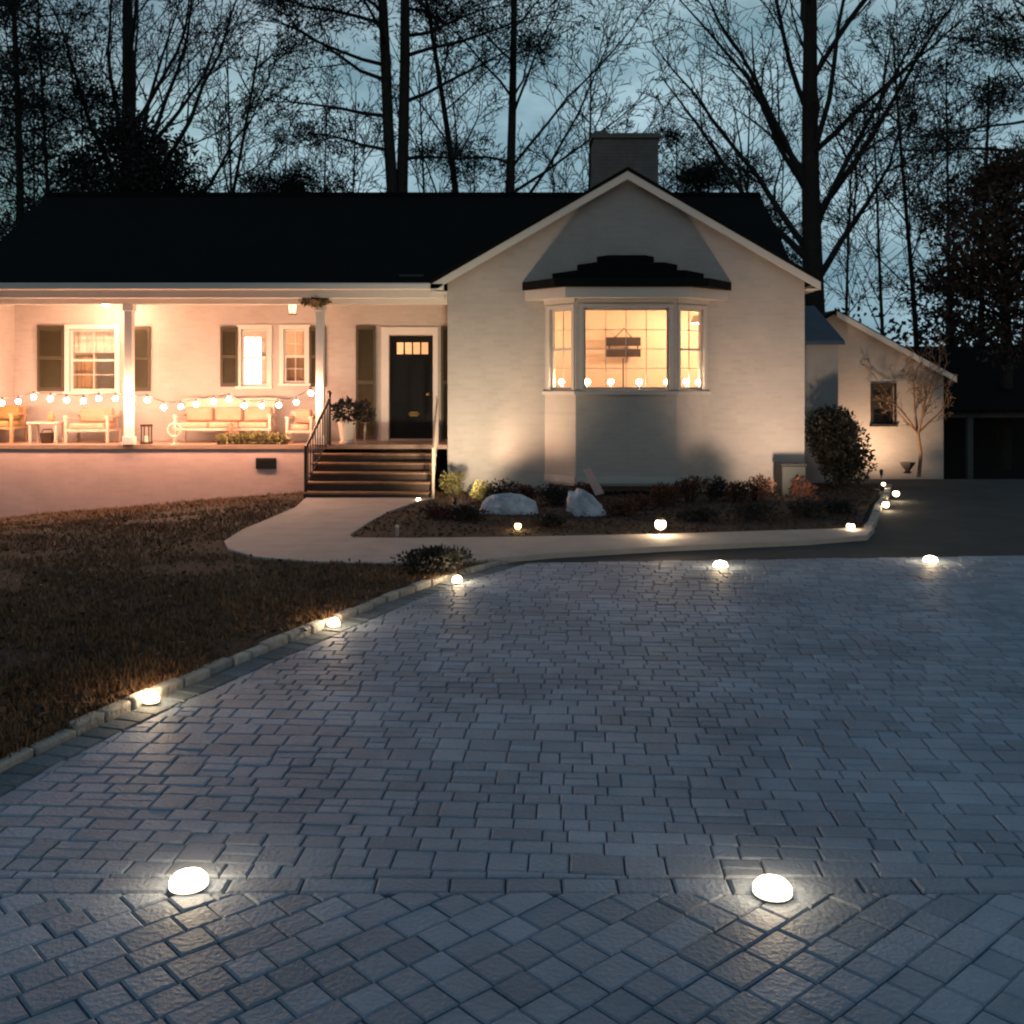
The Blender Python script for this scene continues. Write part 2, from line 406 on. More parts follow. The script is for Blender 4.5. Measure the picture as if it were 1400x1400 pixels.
# ------------------------------------------------------------------ pavers (real bevelled blocks)
def clip(poly, nx_, ny_, d):     # keep nx*x+ny*y >= d
    out = []
    for i in range(len(poly)):
        a, b = poly[i], poly[(i+1) % len(poly)]
        da, db = nx_*a[0]+ny_*a[1]-d, nx_*b[0]+ny_*b[1]-d
        if da >= 0: out.append(a)
        if (da >= 0) != (db >= 0):
            t = da/(da-db); out.append((a[0]+(b[0]-a[0])*t, a[1]+(b[1]-a[1])*t))
    return out
def paver(mb, poly, rng, ch=.011, gap=.004, zt=0.0):
    k = len(poly)
    if k < 3: return
    A = .5*sum(poly[i][0]*poly[(i+1)%k][1]-poly[(i+1)%k][0]*poly[i][1] for i in range(k))
    if abs(A) < .0012: return
    if A < 0: poly = poly[::-1]
    cx = sum(p[0] for p in poly)/k; cy = sum(p[1] for p in poly)/k
    z = zt+rng.uniform(-.0035, .0035); tx, ty = rng.gauss(0, .010), rng.gauss(0, .010)
    def inset(g):
        o = []
        for x, y in poly:
            dx, dy = x-cx, y-cy
            sx = max(abs(dx)-g, 0)/abs(dx) if abs(dx) > 1e-5 else 0
            sy = max(abs(dy)-g, 0)/abs(dy) if abs(dy) > 1e-5 else 0
            o.append((cx+dx*sx, cy+dy*sy))
        return o
    if mb.rot: 
        def inset(g):
            o = []
            for x, y in poly:
                dx, dy = x-cx, y-cy; l = math.hypot(dx, dy); s_ = max(l-g*1.4, 0)/max(l, 1e-5); o.append((cx+dx*s_, cy+dy*s_))
            return o
    r0 = inset(gap); r1 = inset(gap+ch); n = len(mb.v)
    for r, dz in ((r0, -.03), (r0, -ch*.9), (r1, 0)):
        for x, y in r: mb.v.append((x, y, z+dz+(x-cx)*tx+(y-cy)*ty))
    for lv in (0, 1):
        for i in range(k):
            j = (i+1) % k; o = n+lv*k; mb.f.append((o+i, o+j, o+k+j, o+k+i))
    mb.f.append(tuple(n+2*k+i for i in range(k)))
rp_ = random.Random(11)
BW = .27
NEARY = 4.36
def region_clip(poly, extra):
    cy = sum(p[1] for p in poly)/len(poly)
    for i in range(len(KERB)-1):
        a, b = KERB[i], KERB[i+1]
        if a[1]-.35 <= cy <= b[1]+.35 or (i == 0 and cy < a[1]) or (i == len(KERB)-2 and cy > b[1]):
            dx, dy = b[0]-a[0], b[1]-a[1]; l = math.hypot(dx, dy); nx_, ny_ = dy/l, -dx/l
            if a[1] <= cy < b[1] or i in (0,) and cy < a[1] or (i == len(KERB)-2 and cy >= b[1]):
                poly = clip(poly, nx_, ny_, nx_*a[0]+ny_*a[1]+extra)
                if len(poly) < 3: return []
    dx, dy = FAR1[0]-FAR0[0], FAR1[1]-FAR0[1]; l = math.hypot(dx, dy); nx_, ny_ = dy/l, -dx/l
    return clip(poly, nx_, ny_, nx_*FAR0[0]+ny_*FAR0[1]+.02)
pv = MB(); pv.rot = False
ang = R(-3.5); ca, sa = math.cos(ang), math.sin(ang)
v = -1.0; row = 0
while v < 15:
    dep = rp_.choice((.12, .12, .18)); u = -5.0-rp_.uniform(0, .3)
    while u < 11:
        w_ = rp_.choice((.12, .18, .18, .24))
        if dep > .15 and rp_.random() < .3:         # a pair of small stones side by side in the deep rows
            cells = [(u, u+w_, v, v+dep/2), (u, u+w_, v+dep/2, v+dep)]
        else: cells = [(u, u+w_, v, v+dep)]
        for (u0, u1, v0, v1) in cells:
            P = [(u0*ca-v0*sa, u0*sa+v0*ca), (u1*ca-v0*sa, u1*sa+v0*ca), (u1*ca-v1*sa, u1*sa+v1*ca), (u0*ca-v1*sa, u0*sa+v1*ca)]
            cx = sum(p[0] for p in P)/4; cy = sum(p[1] for p in P)/4
            if cy < NEARY-.3 or cy > 13.2 or cx > 9 or cx < -4 or cx > .56*cy+2.5: continue
            P = clip(P, 0, 1, NEARY); P = region_clip(P, BW) if len(P) > 2 else []
            paver(pv, P, rp_, ch=.008, gap=.003)
        u += w_
    v += dep; row += 1
# diagonal field in front
pv.rot = True
ang = R(42); ca, sa = math.cos(ang), math.sin(ang); v = -9.0
while v < 9:
    dep = .15; u = -9.0-rp_.uniform(0, .2)
    while u < 9:
        w_ = rp_.choice((.15, .15, .22)); u0, u1, v0, v1 = u, u+w_, v, v+dep
        P = [(u0*ca-v0*sa, u0*sa+v0*ca), (u1*ca-v0*sa, u1*sa+v0*ca), (u1*ca-v1*sa, u1*sa+v1*ca), (u0*ca-v1*sa, u0*sa+v1*ca)]
        cx = sum(p[0] for p in P)/4; cy = sum(p[1] for p in P)/4
        u += w_
        if cy < .6 or cy > NEARY or cx > 5 or cx < -4: continue
        P = clip(P, 0, -1, -(NEARY-.14)); P = region_clip(P, BW) if len(P) > 2 else []
        paver(pv, P, rp_, ch=.008, gap=.003)
    v += dep
pv.rot = False
x = kerb_x(NEARY)+BW
while x < 6:
    w_ = rp_.choice((.235, .31)); paver(pv, [(x, NEARY-.135), (x+w_, NEARY-.135), (x+w_, NEARY-.003), (x, NEARY-.003)], rp_); x += w_
struct(pv.build('paver_driveway', 'paver'))
# border course and kerb stones following the curve
bc = MB(); bc.rot = True; kb = MB()
seg = []; 
for i in range(len(KERB)-1):
    p0, p1 = Vector(KERB[i]), Vector(KERB[i+1]); seg.append((p0, p1, (p1-p0).length))
tot = sum(s_[2] for s_ in seg)
def along(t):
    for p0, p1, l in seg:
        if t <= l: d = (p1-p0)/l; return p0+d*t, d
        t -= l
    p0, p1, l = seg[-1]; d = (p1-p0)/l; return p1+d*t, d
t = 1.0
while t < tot-.02:
    w_ = .155; p, d = along(t); q, d2 = along(min(t+w_, tot)); n1 = Vector((d.y, -d.x)); n2 = Vector((d2.y, -d2.x))
    paver(bc, [tuple(p+n1*.05), tuple(p+n1*(BW-.01)), tuple(q+n2*(BW-.01)), tuple(q+n2*.05)], rp_, zt=-.002); t += w_
struct(bc.build('border_course', 'border'))
t = .8
while t < tot+.5:
    w_ = rp_.uniform(.20, .34); p, d = along(t); q, d2 = along(t+w_-.018); n1 = Vector((d.y, -d.x)); n2 = Vector((d2.y, -d2.x))
    o = rp_.uniform(-.012, .012); h = rp_.uniform(.035, .062)
    kb.prism([tuple(p+n1*(.045+o)), tuple(q+n2*(.045+o)), tuple(q+n2*(-.045+o)), tuple(p+n1*(-.045+o))], -.06, h); t += w_
struct(kb.build('kerb', 'kerb', bevel=.016))

# ------------------------------------------------------------------ house
GY, PY, BYW = 19.4, 19.6, 21.0          # gable wall, porch edge, porch back wall
FZ = wz(608, 19.6)                       # porch floor height
house = thing('house', (0, 22, 0), 'white single-storey house with a lit front porch, dark roof, gabled wing and bay window', 'house')
def wall(mb, T, u0, u1, z0, z1, th, holes):   # wall with real openings; T maps (u, depth, z)
    us = sorted({u0, u1, *[h[0] for h in holes], *[h[1] for h in holes]}); zs = sorted({z0, z1, *[h[2] for h in holes], *[h[3] for h in holes]})
    def hole(u, z): return any(h[0] < u < h[1] and h[2] < z < h[3] for h in holes) or u < u0 or u > u1 or z < z0 or z > z1
    def q(*p):
        n = len(mb.v); mb.v.extend(T(*a) for a in p); mb.f.append((n, n+1, n+2, n+3))
    for i in range(len(us)-1):
        for j in range(len(zs)-1):
            a, b, c, d = us[i], us[i+1], zs[j], zs[j+1]; um, zm = (a+b)/2, (c+d)/2
            if hole(um, zm): continue
            q((a,0,c),(b,0,c),(b,0,d),(a,0,d)); q((b,th,c),(a,th,c),(a,th,d),(b,th,d))
            if i == 0 or hole((us[i-1]+us[i])/2, zm): q((a,th,c),(a,0,c),(a,0,d),(a,th,d))
            if i == len(us)-2 or hole((us[i+1]+us[i+2])/2, zm): q((b,0,c),(b,th,c),(b,th,d),(b,0,d))
            if j == 0 or hole(um, (zs[j-1]+zs[j])/2): q((a,th,c),(b,th,c),(b,0,c),(a,0,c))
            if j == len(zs)-2 or hole(um, (zs[j+1]+zs[j+2])/2): q((a,0,d),(b,0,d),(b,th,d),(a,th,d))
def frontT(Y): return lambda u, d, z: (u, Y+d, z)
X = lambda px, Y: wx(px, Y)
Y0 = BYW
# openings in the porch wall
W1 = (X(95,Y0), X(158,Y0), wz(535,Y0), wz(450,Y0))
W2 = (X(330,Y0), X(366,Y0), wz(528,Y0), wz(450,Y0))
W3 = (X(388,Y0), X(418,Y0), wz(524,Y0), wz(450,Y0))
DR = (X(532,Y0), X(592,Y0), FZ+.03, wz(458,Y0))
CEIL = 3.82
mw = MB()
WL, WR = -10.35, 5.54
wall(mw, frontT(Y0), WL, -1.22, FZ-.1, CEIL+.1, .2, [W1, W2, W3, DR])
mw.box(WL, WR, 25.2, 25.4, -.9, 4.05)                       # back
mw.box(WL, WL+.2, 21.2, 25.2, -.9, 4.05)                   # left end
mw.box(WR-.2, WR, 19.62, 25.2, -.9, 4.05)                  # right
mw.box(WL, WL+.15, PY+.0, BYW-.002, -.9, CEIL)
mw.box(-1.22, -1.02, 19.62, 21.2, -.9, 4.05)               # wing's left wall
n = len(mw.v); mw.v += [(WL,21.3,4.05),(WL,25.4,4.05),(WL,22.4,6.05)]; mw.f.append((n,n+2,n+1))
# gable wall with bay opening
GL, GR, PKX = X(612,GY), X(1100,GY), 2.17
PKZ = wz(228,19.2); EZ = wz(380,19.2); SL = (PKZ-EZ)/3.62
bayX0, bayX1 = X(750,GY), X(963,GY)
wall(mw, frontT(GY), GL, GR, -.9, 4.0, .22, [(bayX0, bayX1, .95, 3.62)])
def gz(x): return PKZ-.13-abs(x-PKX)*SL
n = len(mw.v)
for yy in (GY, GY+.22): mw.v += [(GL, yy, 4.0), (GR, yy, 4.0), (GR, yy, gz(GR)), (PKX, yy, gz(PKX)), (GL, yy, gz(GL))]
mw.f += [(n,n+1,n+2,n+3,n+4), (n+9,n+8,n+7,n+6,n+5), (n+1,n+6,n+7,n+2), (n,n+4,n+9,n+5)]
mw.build('wall', 'siding', house)
# interior
iw = MB(); iw.box(-9.65, 5.30, 25.0, 25.15, .8, 3.75)
iw.box(-1.35, -1.23, 21.22, 24.98, .8, 3.75); iw.box(-5.2, -5.1, 21.22, 24.98, .8, 3.75)
iw.box(-9.66, 5.31, 21.22, 25.0, 3.76, 3.80); iw.box(-1.0, 5.31, 19.64, 21.2, 3.76, 3.80)
iw.box(-1.0, 1.6, 22.9, 23.0, .8, 3.75); iw.box(1.6, 5.31, 22.9, 23.0, .8, 3.75)
iw.build('interior_wall', 'inwall', house)
ifl = MB(); ifl.box(-9.66, 5.31, 21.22, 25.0, .84, FZ+.01); ifl.box(-1.0, 5.31, 19.64, 21.2, .84, FZ+.01)
ifl.build('interior_floor', 'infloor', house)

# roofs
RY = 22.4; RZ = wz(266, 22.4); EAVE = wz(385, 19.3)
rxl, rxr = wx(65, RY), wx(1045, RY)
roof = MB()
ms = (RZ-EAVE)/(RY-19.25); yv = 19.25+(PKZ-.03-EAVE)/ms; xq = rxr-.1; zq = PKZ-(xq-PKX)*SL-.03
roof.slab([(rxl-.24,19.25,EAVE),(PKX-3.66,19.25,EAVE),(PKX,yv,PKZ-.03),(xq,19.25+(zq-EAVE)/ms,zq),(xq,RY,RZ),(rxl,RY,RZ)], .13)
roof.slab([(rxl,RY,RZ),(rxr-.1,RY,RZ),(rxr-.1,25.7,RZ-(RZ-EAVE)*1.05),(rxl,25.7,RZ-(RZ-EAVE)*1.05)], .13)
GF, GB = 19.18, 23.0
xl, xr = PKX-3.70, PKX+3.62
roof.slab([(xl,GF,PKZ-(PKX-xl)*SL),(PKX,GF,PKZ),(PKX,GB,PKZ),(xl,GB,PKZ-(PKX-xl)*SL)], .07)
roof.slab([(PKX,GF,PKZ),(xr,GF,PKZ-(xr-PKX)*SL),(xr,25.5,PKZ-(xr-PKX)*SL),(PKX,25.5,PKZ)], .07)
ro = roof.build('roof', 'shingle', house)
cap = MB(); cap.box(rxl, rxr-.1, RY-.09, RY+.09, RZ-.05, RZ+.035); cap.build('ridge_cap', 'shingle', ro)
ch = MB(); cx0, cx1 = wx(810,RY), wx(897,RY); ctz = wz(194,RY)
ch.box(cx0, cx1, RY-.35, RY+.45, RZ-.8, ctz)
ch.box(cx0-.05, cx1+.04, RY-.40, RY+.50, ctz, ctz+.09); ch.box(cx0+.02, cx0+.32, RY-.3, RY+.35, ctz+.09, ctz+.17); ch.box(cx1-.95, cx1-.08, RY-.28, RY+.33, ctz+.09, ctz+.13)
ch.build('chimney', 'chimney', ro)
rk = MB()
for sgn, xe in ((-1, xl), (1, xr)):
    z0 = PKZ-.075; ze = PKZ-abs(xe-PKX)*SL-.075; w_ = .15
    n = len(rk.v)
    for yy in (GF+.02, GF+.055):
        rk.v += [(PKX,yy,z0),(xe,yy,ze),(xe,yy,ze-w_),(PKX,yy,z0-w_)]
    rk.f += [(n,n+1,n+2,n+3),(n+7,n+6,n+5,n+4),(n+1,n+5,n+6,n+2),(n+3,n+2,n+6,n+7),(n,n+4,n+5,n+1)]
    # soffit return
    a0 = GL if sgn < 0 else GR
    rk.box(min(a0, xe), max(a0, xe), GF+.06, GY+.25, ze-.14, ze-.12)
    rk.box(xe-.02 if sgn > 0 else xe-.0, xe+.0 if sgn > 0 else xe+.02, GF+.06, 20.6, ze-.14, ze-.01)
rk.build('rake_board', 'trim', house)
# porch eave: gutter, fascia, beam, ceiling
gt = MB(); xe = -1.28
gt.box(rxl-.24, xe, 19.20, 19.31, EAVE-.16, EAVE-.03); gt.build('gutter', 'trim', house, bevel=.02)
fb = MB(); fb.box(rxl-.24, xe, 19.32, 19.36, EAVE-.30, EAVE-.15)
fb.box(rxl-.24, xe, 19.36, 19.52, EAVE-.30, EAVE-.27)
fb.box(rxl-.24, GL-.01, 19.52, 19.72, wz(416,19.6), EAVE-.2); fb.build('porch_beam', 'trim', house)
cl = MB(); cl.box(WL, GL-.01, 19.73, 20.99, CEIL-.03, CEIL); cl.build('porch_ceiling', 'trim', house)
vb = MB(); vb.box(X(545,19.3), X(578,19.3), 19.40, 19.62, EAVE+.03, EAVE+.15); vb.build('roof_vent', 'acbox', house)
# porch floor and skirt wall
pf = MB(); pf.box(WL, GL-.01, 19.575, 20.99, FZ-.08, FZ); pf.build('porch_floor', 'floor', house)
sk = MB(); stepL, stepR = X(416,18.6)-.12, GL-.02
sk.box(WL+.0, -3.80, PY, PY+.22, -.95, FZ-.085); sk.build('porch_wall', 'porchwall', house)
vn = MB(); vx0, vx1, vz0, vz1 = X(350,PY), X(378,PY), wz(641,PY), wz(626,PY)
vn.box(vx0, vx1, PY-.018, PY-.002, vz0, vz1)
for k in range(5): vn.box(vx0+.02, vx1-.02, PY-.032, PY-.019, vz0+.02+k*.035, vz0+.035+k*.035)
vn.build('foundation_vent', 'pot', house)
# posts
def post(px, mname):
    p = MB(); x = X(px, 19.62); w_ = .075
    p.box(x-w_, x+w_, 19.54, 19.69, FZ, wz(416,19.6)); p.box(x-w_-.03, x+w_+.03, 19.515, 19.715, FZ+.003, FZ+.16)
    p.box(x-w_-.025, x+w_+.025, 19.52, 19.71, wz(416,19.6)-.13, wz(416,19.6)-.003)
    return p.build('porch_post', mname, house, bevel=.008)
post(177, 'trim'); post(438, 'trim')
# steps
NR = 6; rise = FZ/NR
st = MB(); tr = []
for i in range(NR-1):
    yf = 18.28+i*.26; zt = rise*(i+1)
    t0, t1 = -3.72, -1.50
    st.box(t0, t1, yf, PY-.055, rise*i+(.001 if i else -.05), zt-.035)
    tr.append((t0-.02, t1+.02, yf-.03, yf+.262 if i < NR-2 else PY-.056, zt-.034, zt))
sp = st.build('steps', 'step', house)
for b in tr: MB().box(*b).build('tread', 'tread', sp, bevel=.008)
# stair rails
hr = MB()
xb, yb, xt, yt = -3.70, 18.36, -3.48, 19.50
hr.tube([(xt,yt,FZ),(xt,yt,wz(540,yt))], .032, 8); hr.tube([(xb,yb,0),(xb,yb,.98)], .030, 8)
hr.tube([(xb,yb,.93),(xt,yt,wz(546,yt))], .026, 8); hr.tube([(xb,yb,.28),(xt,yt,FZ+.12)], .016, 6)
for k in range(1, 10):
    t = k/10; hr.tube([(xb+(xt-xb)*t, yb+(yt-yb)*t, .28+(FZ+.12-.28)*t), (xb+(xt-xb)*t, yb+(yt-yb)*t, .93+(wz(546,yt)-.93)*t)], .013, 5)
hr.lathe((xt,yt,wz(540,yt)), [(.03,0),(.045,.02),(.045,.05),(.01,.09)], 8)
hr.build('handrail', 'iron', house)
hr = MB(); x = -1.42
hr.tube([(x,19.45,FZ),(x,19.45,wz(541,19.45))], .026, 8); hr.tube([(x,18.45,0),(x,18.45,.92)], .026, 8); hr.tube([(x,18.40,.92),(x,19.45,wz(545,19.45))], .022, 8)
for k in range(1, 6): hr.tube([(x,18.45+k*.17,.1+k*.155),(x,18.45+k*.17,.92+k*.13)], .010, 5)
hr.build('handrail', 'whitewood', house)
# shutters
def shutter(x0, x1, z0, z1, Y):
    s_ = MB(); y1 = Y-.012
    s_.box(x0, x0+.05, y1-.035, y1, z0, z1); s_.box(x1-.05, x1, y1-.035, y1, z0, z1)
    zs = [z0, (z0+z1)/2-.03, z1-.07]
    for z in zs: s_.box(x0+.05, x1-.05, y1-.034, y1-.001, z, z+.07)
    z = z0+.09
    while z < z1-.1:
        s_.slab([(x0+.05,y1-.028,z),(x1-.05,y1-.028,z),(x1-.05,y1-.004,z+.03),(x0+.05,y1-.004,z+.03)], .008); z += .04
    s_.box(x0+.05, x1-.05, y1-.003, y1-.001, z0, z1)
    s_.build('shutter', 'shutter', house)
shutter(X(52,Y0), X(88,Y0), wz(535,Y0), wz(445,Y0), Y0); shutter(X(176,Y0), X(206,Y0), wz(535,Y0), wz(446,Y0), Y0)
shutter(X(302,Y0), X(326,Y0), wz(529,Y0), wz(447,Y0), Y0); shutter(X(423,Y0), X(446,Y0), wz(529,Y0), wz(447,Y0), Y0)
shutter(X(487,Y0), X(514,Y0), FZ+.03, wz(446,Y0), Y0); shutter(X(603,Y0), -1.24, FZ+.03, wz(446,Y0), Y0)
# windows
def window(parent, T, u0, u1, z0, z1, trim=.09, cols=2, rows=2, m='trim', sash=True, proj=.03, name='window', sill=True):
    w_ = MB()
    w_.tbox(T, u0-trim, u0-.003, -proj, -.002, z0-.003, z1+trim); w_.tbox(T, u1+.003, u1+trim, -proj, -.002, z0-.003, z1+trim)
    w_.tbox(T, u0-.003, u1+.003, -proj+.002, -.002, z1+.003, z1+trim)
    if sill: w_.tbox(T, u0-trim-.02, u1+trim+.02, -proj-.05, -.002, z0-.05, z0-.004)
    f = .04
    w_.tbox(T, u0+.002, u0+f, .05, .10, z0+.002, z1-.002); w_.tbox(T, u1-f, u1-.002, .05, .10, z0+.002, z1-.002)
    w_.tbox(T, u0+f, u1-f, .052, .098, z0+.002, z0+f+.01); w_.tbox(T, u0+f, u1-f, .052, .098, z1-f, z1-.002)
    zm = (z0+z1)/2
    if sash: w_.tbox(T, u0+f, u1-f, .045, .105, zm-.022, zm+.022)
    for c in range(1, cols):
        u = u0+f+(u1-u0-2*f)*c/cols; w_.tbox(T, u-.006, u+.006, .062, .088, z0+f+.01, z1-f)
    for r_ in range(1, rows):
        z = z0+f+(z1-z0-2*f)*r_/rows
        if sash and abs(z-zm) < .05: continue
        w_.tbox(T, u0+f, u1-f, .064, .086, z-.006, z+.006)
    o = w_.build(name, m, parent)
    g_ = MB(); g_.tbox(T, u0+f, u1-f, .073, .077, z0+f, z1-f)
    return o, g_
for wn in (W1, W2, W3):
    o, g_ = window(house, frontT(Y0), *wn, cols=2 if wn is W1 else 2, rows=4); g_.build('pane', 'glass', o)
# shades and curtains behind the porch windows
def drape(x0, x1, z0, z1, y, m, parent, name='curtain'):
    d = MB(); k = 18; n = len(d.v)
    for z in (z0, z1):
        for i in range(k+1): d.v.append((x0+(x1-x0)*i/k, y+.02*math.sin(i*1.9), z))
    for i in range(k): d.f.append((n+i, n+i+1, n+k+2+i, n+k+1+i))
    o = d.build(name, m, parent); s_ = o.modifiers.new('thick', 'SOLIDIFY'); s_.thickness = .006
    return o
drape(W1[0], W1[1], wz(482,Y0), W1[3], Y0+.26, 'curtain', house, 'valance')
drape(W1[0], W1[0]+.42, W1[2], wz(485,Y0), Y0+.30, 'shade', house)
drape(W3[0]-.05, W3[1]+.05, W3[2], wz(489,Y0), Y0+.26, 'shade', house, 'roman_shade')
# door
dT = frontT(Y0); d = MB()
for a_, b_ in ((DR[0]-.16, DR[0]-.003), (DR[1]+.003, DR[1]+.10)): d.box(a_, b_, Y0-.04, Y0-.002, FZ+.002, DR[3]+.16)
d.box(DR[0]-.003, DR[1]+.003, Y0-.038, Y0-.002, DR[3]+.003, DR[3]+.16); d.build('door_frame', 'trim', house)
d = MB(); dx0, dx1 = DR[0]+.01, DR[1]-.01; dz1 = DR[3]-.01; lz0, lz1 = wz(484,Y0), wz(468,Y0)
lx0, lx1 = X(541,Y0), X(586,Y0)
wall(d, lambda u, dd, z: (u, Y0+.05+dd, z), dx0, dx1, FZ+.035, dz1, .05, [(lx0+(lx1-lx0)*k/4+.015, lx0+(lx1-lx0)*(k+1)/4-.015, lz0, lz1) for k in range(4)])
for a_, b_ in ((dx0+.10, (dx0+dx1)/2-.05), ((dx0+dx1)/2+.05, dx1-.10)):
    for z0_, z1_ in ((FZ+.25, FZ+.75), (FZ+.88, lz0-.12)): d.box(a_, b_, Y0+.036, Y0+.048, z0_, z1_)
dr = d.build('door', 'door', house)
MB().box(lx0, lx1, Y0+.07, Y0+.078, lz0, lz1).build('pane', 'glass', dr)
MB().tube([(X(558,Y0),Y0+.03,wz(566,Y0)),(X(573,Y0),Y0+.03,wz(566,Y0))], .018, 8).box(X(560,Y0), X(571,Y0), Y0+.035, Y0+.049, wz(569,Y0), wz(563,Y0)).build('letter_slot', 'brass', dr)
MB().ball((dx1-.09, Y0+.0, FZ+.95), .035).tube([(dx1-.09,Y0+.0,FZ+.95),(dx1-.09,Y0+.049,FZ+.95)], .012).build('handle', 'brass', dr)

# bay window
BZ0, BZ1 = .24, 3.66
BF = GY-.58
fX0, fX1 = X(787,BF), X(925,BF); bX0, bX1 = X(745,GY), X(968,GY)
bay = MB()
def sideT(a, b):      # frame whose u runs a->b, outward normal towards the camera
    a = Vector(a); b = Vector(b); d_ = (b-a).normalized(); nn = Vector((-d_.y, d_.x))
    return (lambda u, dd, z: (a.x+d_.x*u+nn.x*dd, a.y+d_.y*u+nn.y*dd, z)), (b-a).length
TL, LL = sideT((bX0, GY), (fX0, BF)); TR, LR = sideT((fX1, BF), (bX1, GY)); TF, LF = sideT((fX0, BF), (fX1, BF))
wz0, wz1 = wz(533,BF), wz(421,BF)
FH = (X(798,BF)-fX0, X(915,BF)-fX0, wz0, wz1)
LHole = (.13, LL-.10, wz0, wz1); RH = (.10, LR-.13, wz0, wz1)
wall(bay, TF, 0, LF, BZ0, BZ1, .1, [FH]); wall(bay, TL, 0, LL, BZ0, BZ1, .1, [LHole]); wall(bay, TR, 0, LR, BZ0, BZ1, .1, [RH])
bay.prism([(bX0+.02,GY-.002),(fX0+.01,BF+.02),(fX1-.01,BF+.02),(bX1-.02,GY-.002)], BZ0-.03, BZ0+.02)
bo = bay.build('bay_window', 'siding', house)
for T_, H_, c_, r_ in ((TF, FH, 4, 4), (TL, LHole, 2, 4), (TR, RH, 2, 4)):
    o, g_ = window(bo, T_, *H_, trim=.07, cols=c_, rows=r_, m='greytrim', sash=T_ is not TF, proj=.02, name='window_frame', sill=False)
    g_.build('pane', 'glass', bo)
for T_, l_ in ((TF, LF), (TL, LL), (TR, LR)):
    MB().tbox(T_, -.02, l_+.02, -.055, -.001, wz0-.09, wz0-.03).build('sill', 'greytrim', bo)
    MB().tbox(T_, 0, l_, -.03, -.001, wz1+.10, wz1+.20).build('frieze_board', 'greytrim', bo)
    MB().tbox(T_, 0, l_, -.02, -.001, BZ0+.02, BZ0+.14).build('base_board', 'greytrim', bo)
MB().prism([(bX0+.1,GY+.25),(bX0+.1,GY-.0),(fX0+.05,BF+.12),(fX1-.05,BF+.12),(bX1-.1,GY),(bX1-.1,GY+.25)], wz0-.06, wz0-.02).build('window_seat', 'trim', bo)
# bay soffit and stepped roof
ov = .22
e0, e1 = X(714,GY), X(1000,GY)
sf = MB(); sf.prism([(e0+.05,GY-.003),(fX0-.20,BF-.17),(fX1+.20,BF-.17),(e1-.05,GY-.003)], BZ1+.003, wz(392,BF-.2))
sf.build('soffit', 'greytrim', bo)
br = MB(); zb = wz(392,BF-.2)+.003
tiers = [(714,1000,386,.80,zb), (755,962,374,.60,None), (789,926,362,.42,None), (816,894,351,.26,None)]
zp = zb
for (a_, b_, yt_, dp, _) in tiers:
    zt_ = wz(yt_, GY); ax, bx_ = X(a_,GY), X(b_,GY); c_ = dp*.72
    br.prism([(ax,GY-.004),(ax+c_,GY-dp),(bx_-c_,GY-dp),(bx_,GY-.004)], zp, zt_); zp = zt_+.001
br.build('bay_roof', 'bayroof', bo)

# interior things of the bay room
pic = thing('wall_picture', (wx(853,22.6), 22.6, 1.9), 'dark hanging frame with two wide panels seen through the bay window', 'picture frame')
p = MB(); x0_, x1_ = wx(829,22.6), wx(876,22.6)
for a_, b_ in ((461,473), (477,488)):
    p.box(x0_, x1_, 22.60, 22.64, wz(b_,22.6), wz(a_,22.6))
p.box(x0_+.05, x0_+.08, 22.61, 22.63, wz(477,22.6), wz(473,22.6)); p.box(x1_-.08, x1_-.05, 22.61, 22.63, wz(477,22.6), wz(473,22.6))
p.build('panel', 'darkframe', pic)
p = MB(); p.tube([(x0_+.2,22.62,wz(461,22.6)),(wx(853,22.6),22.62,wz(449,22.6)),(x1_-.2,22.62,wz(461,22.6))], .012, 5); p.build('cord', 'darkframe', pic)
fl = thing('floor_stand', (wx(852,22.2),22.2,FZ), 'thin dark stand behind the bay window', 'stand')
MB().tube([(wx(852,22.2),22.2,FZ),(wx(852,22.2),22.2,wz(490,22.2))], .014, 6).build('pole', 'darkframe', fl)
MB().lathe((wx(852,22.2),22.2,FZ+.01), [(.14,0),(.14,.02),(.02,.05)], 12).build('base', 'darkframe', fl)
def room_lamp(x, y, e, label, col=WARM, z=3.35):
    t_ = thing('ceiling_lamp', (x, y, 3.75), label, 'ceiling lamp')
    MB().tube([(x,y,3.755),(x,y,z+.12)], .01, 5).build('cord', 'wire', t_)
    MB().lathe((x,y,z), [(.18,0),(.12,.16),(.03,.18)], 14).build('lamp_shade', 'whitepot', t_)
    lamp('POINT', t_, (x, y, z-.06), e, col, .08)
room_lamp(3.9, 21.4, 72, 'warm ceiling lamp in the bay window room, nearest the right wall')
room_lamp(-.2, 21.2, 54, 'warm ceiling lamp in the bay window room, nearest the front door side')
room_lamp(-8.2, 23.2, 55, 'warm ceiling lamp in the room behind the leftmost porch window', (1,.66,.38))
room_lamp(-3.0, 23.6, 45, 'warm ceiling lamp in the hall behind the front door')
tl = thing('table_lamp', (X(347,22.0), 22.0, FZ), 'bright white lamp glowing behind the middle porch window', 'lamp')
lx, ly = X(347,22.0), 22.0
MB().lathe((lx,ly,FZ+.01), [(.16,0),(.16,.03),(.03,.06),(.03,.9),(.06,.95)], 12).build('stem', 'darkframe', tl)
MB().lathe((lx,ly,FZ+1.0), [(.42,0),(.40,.4),(.34,1.15)], 20).build('lamp_shade', 'lampshade', tl, smooth=True)

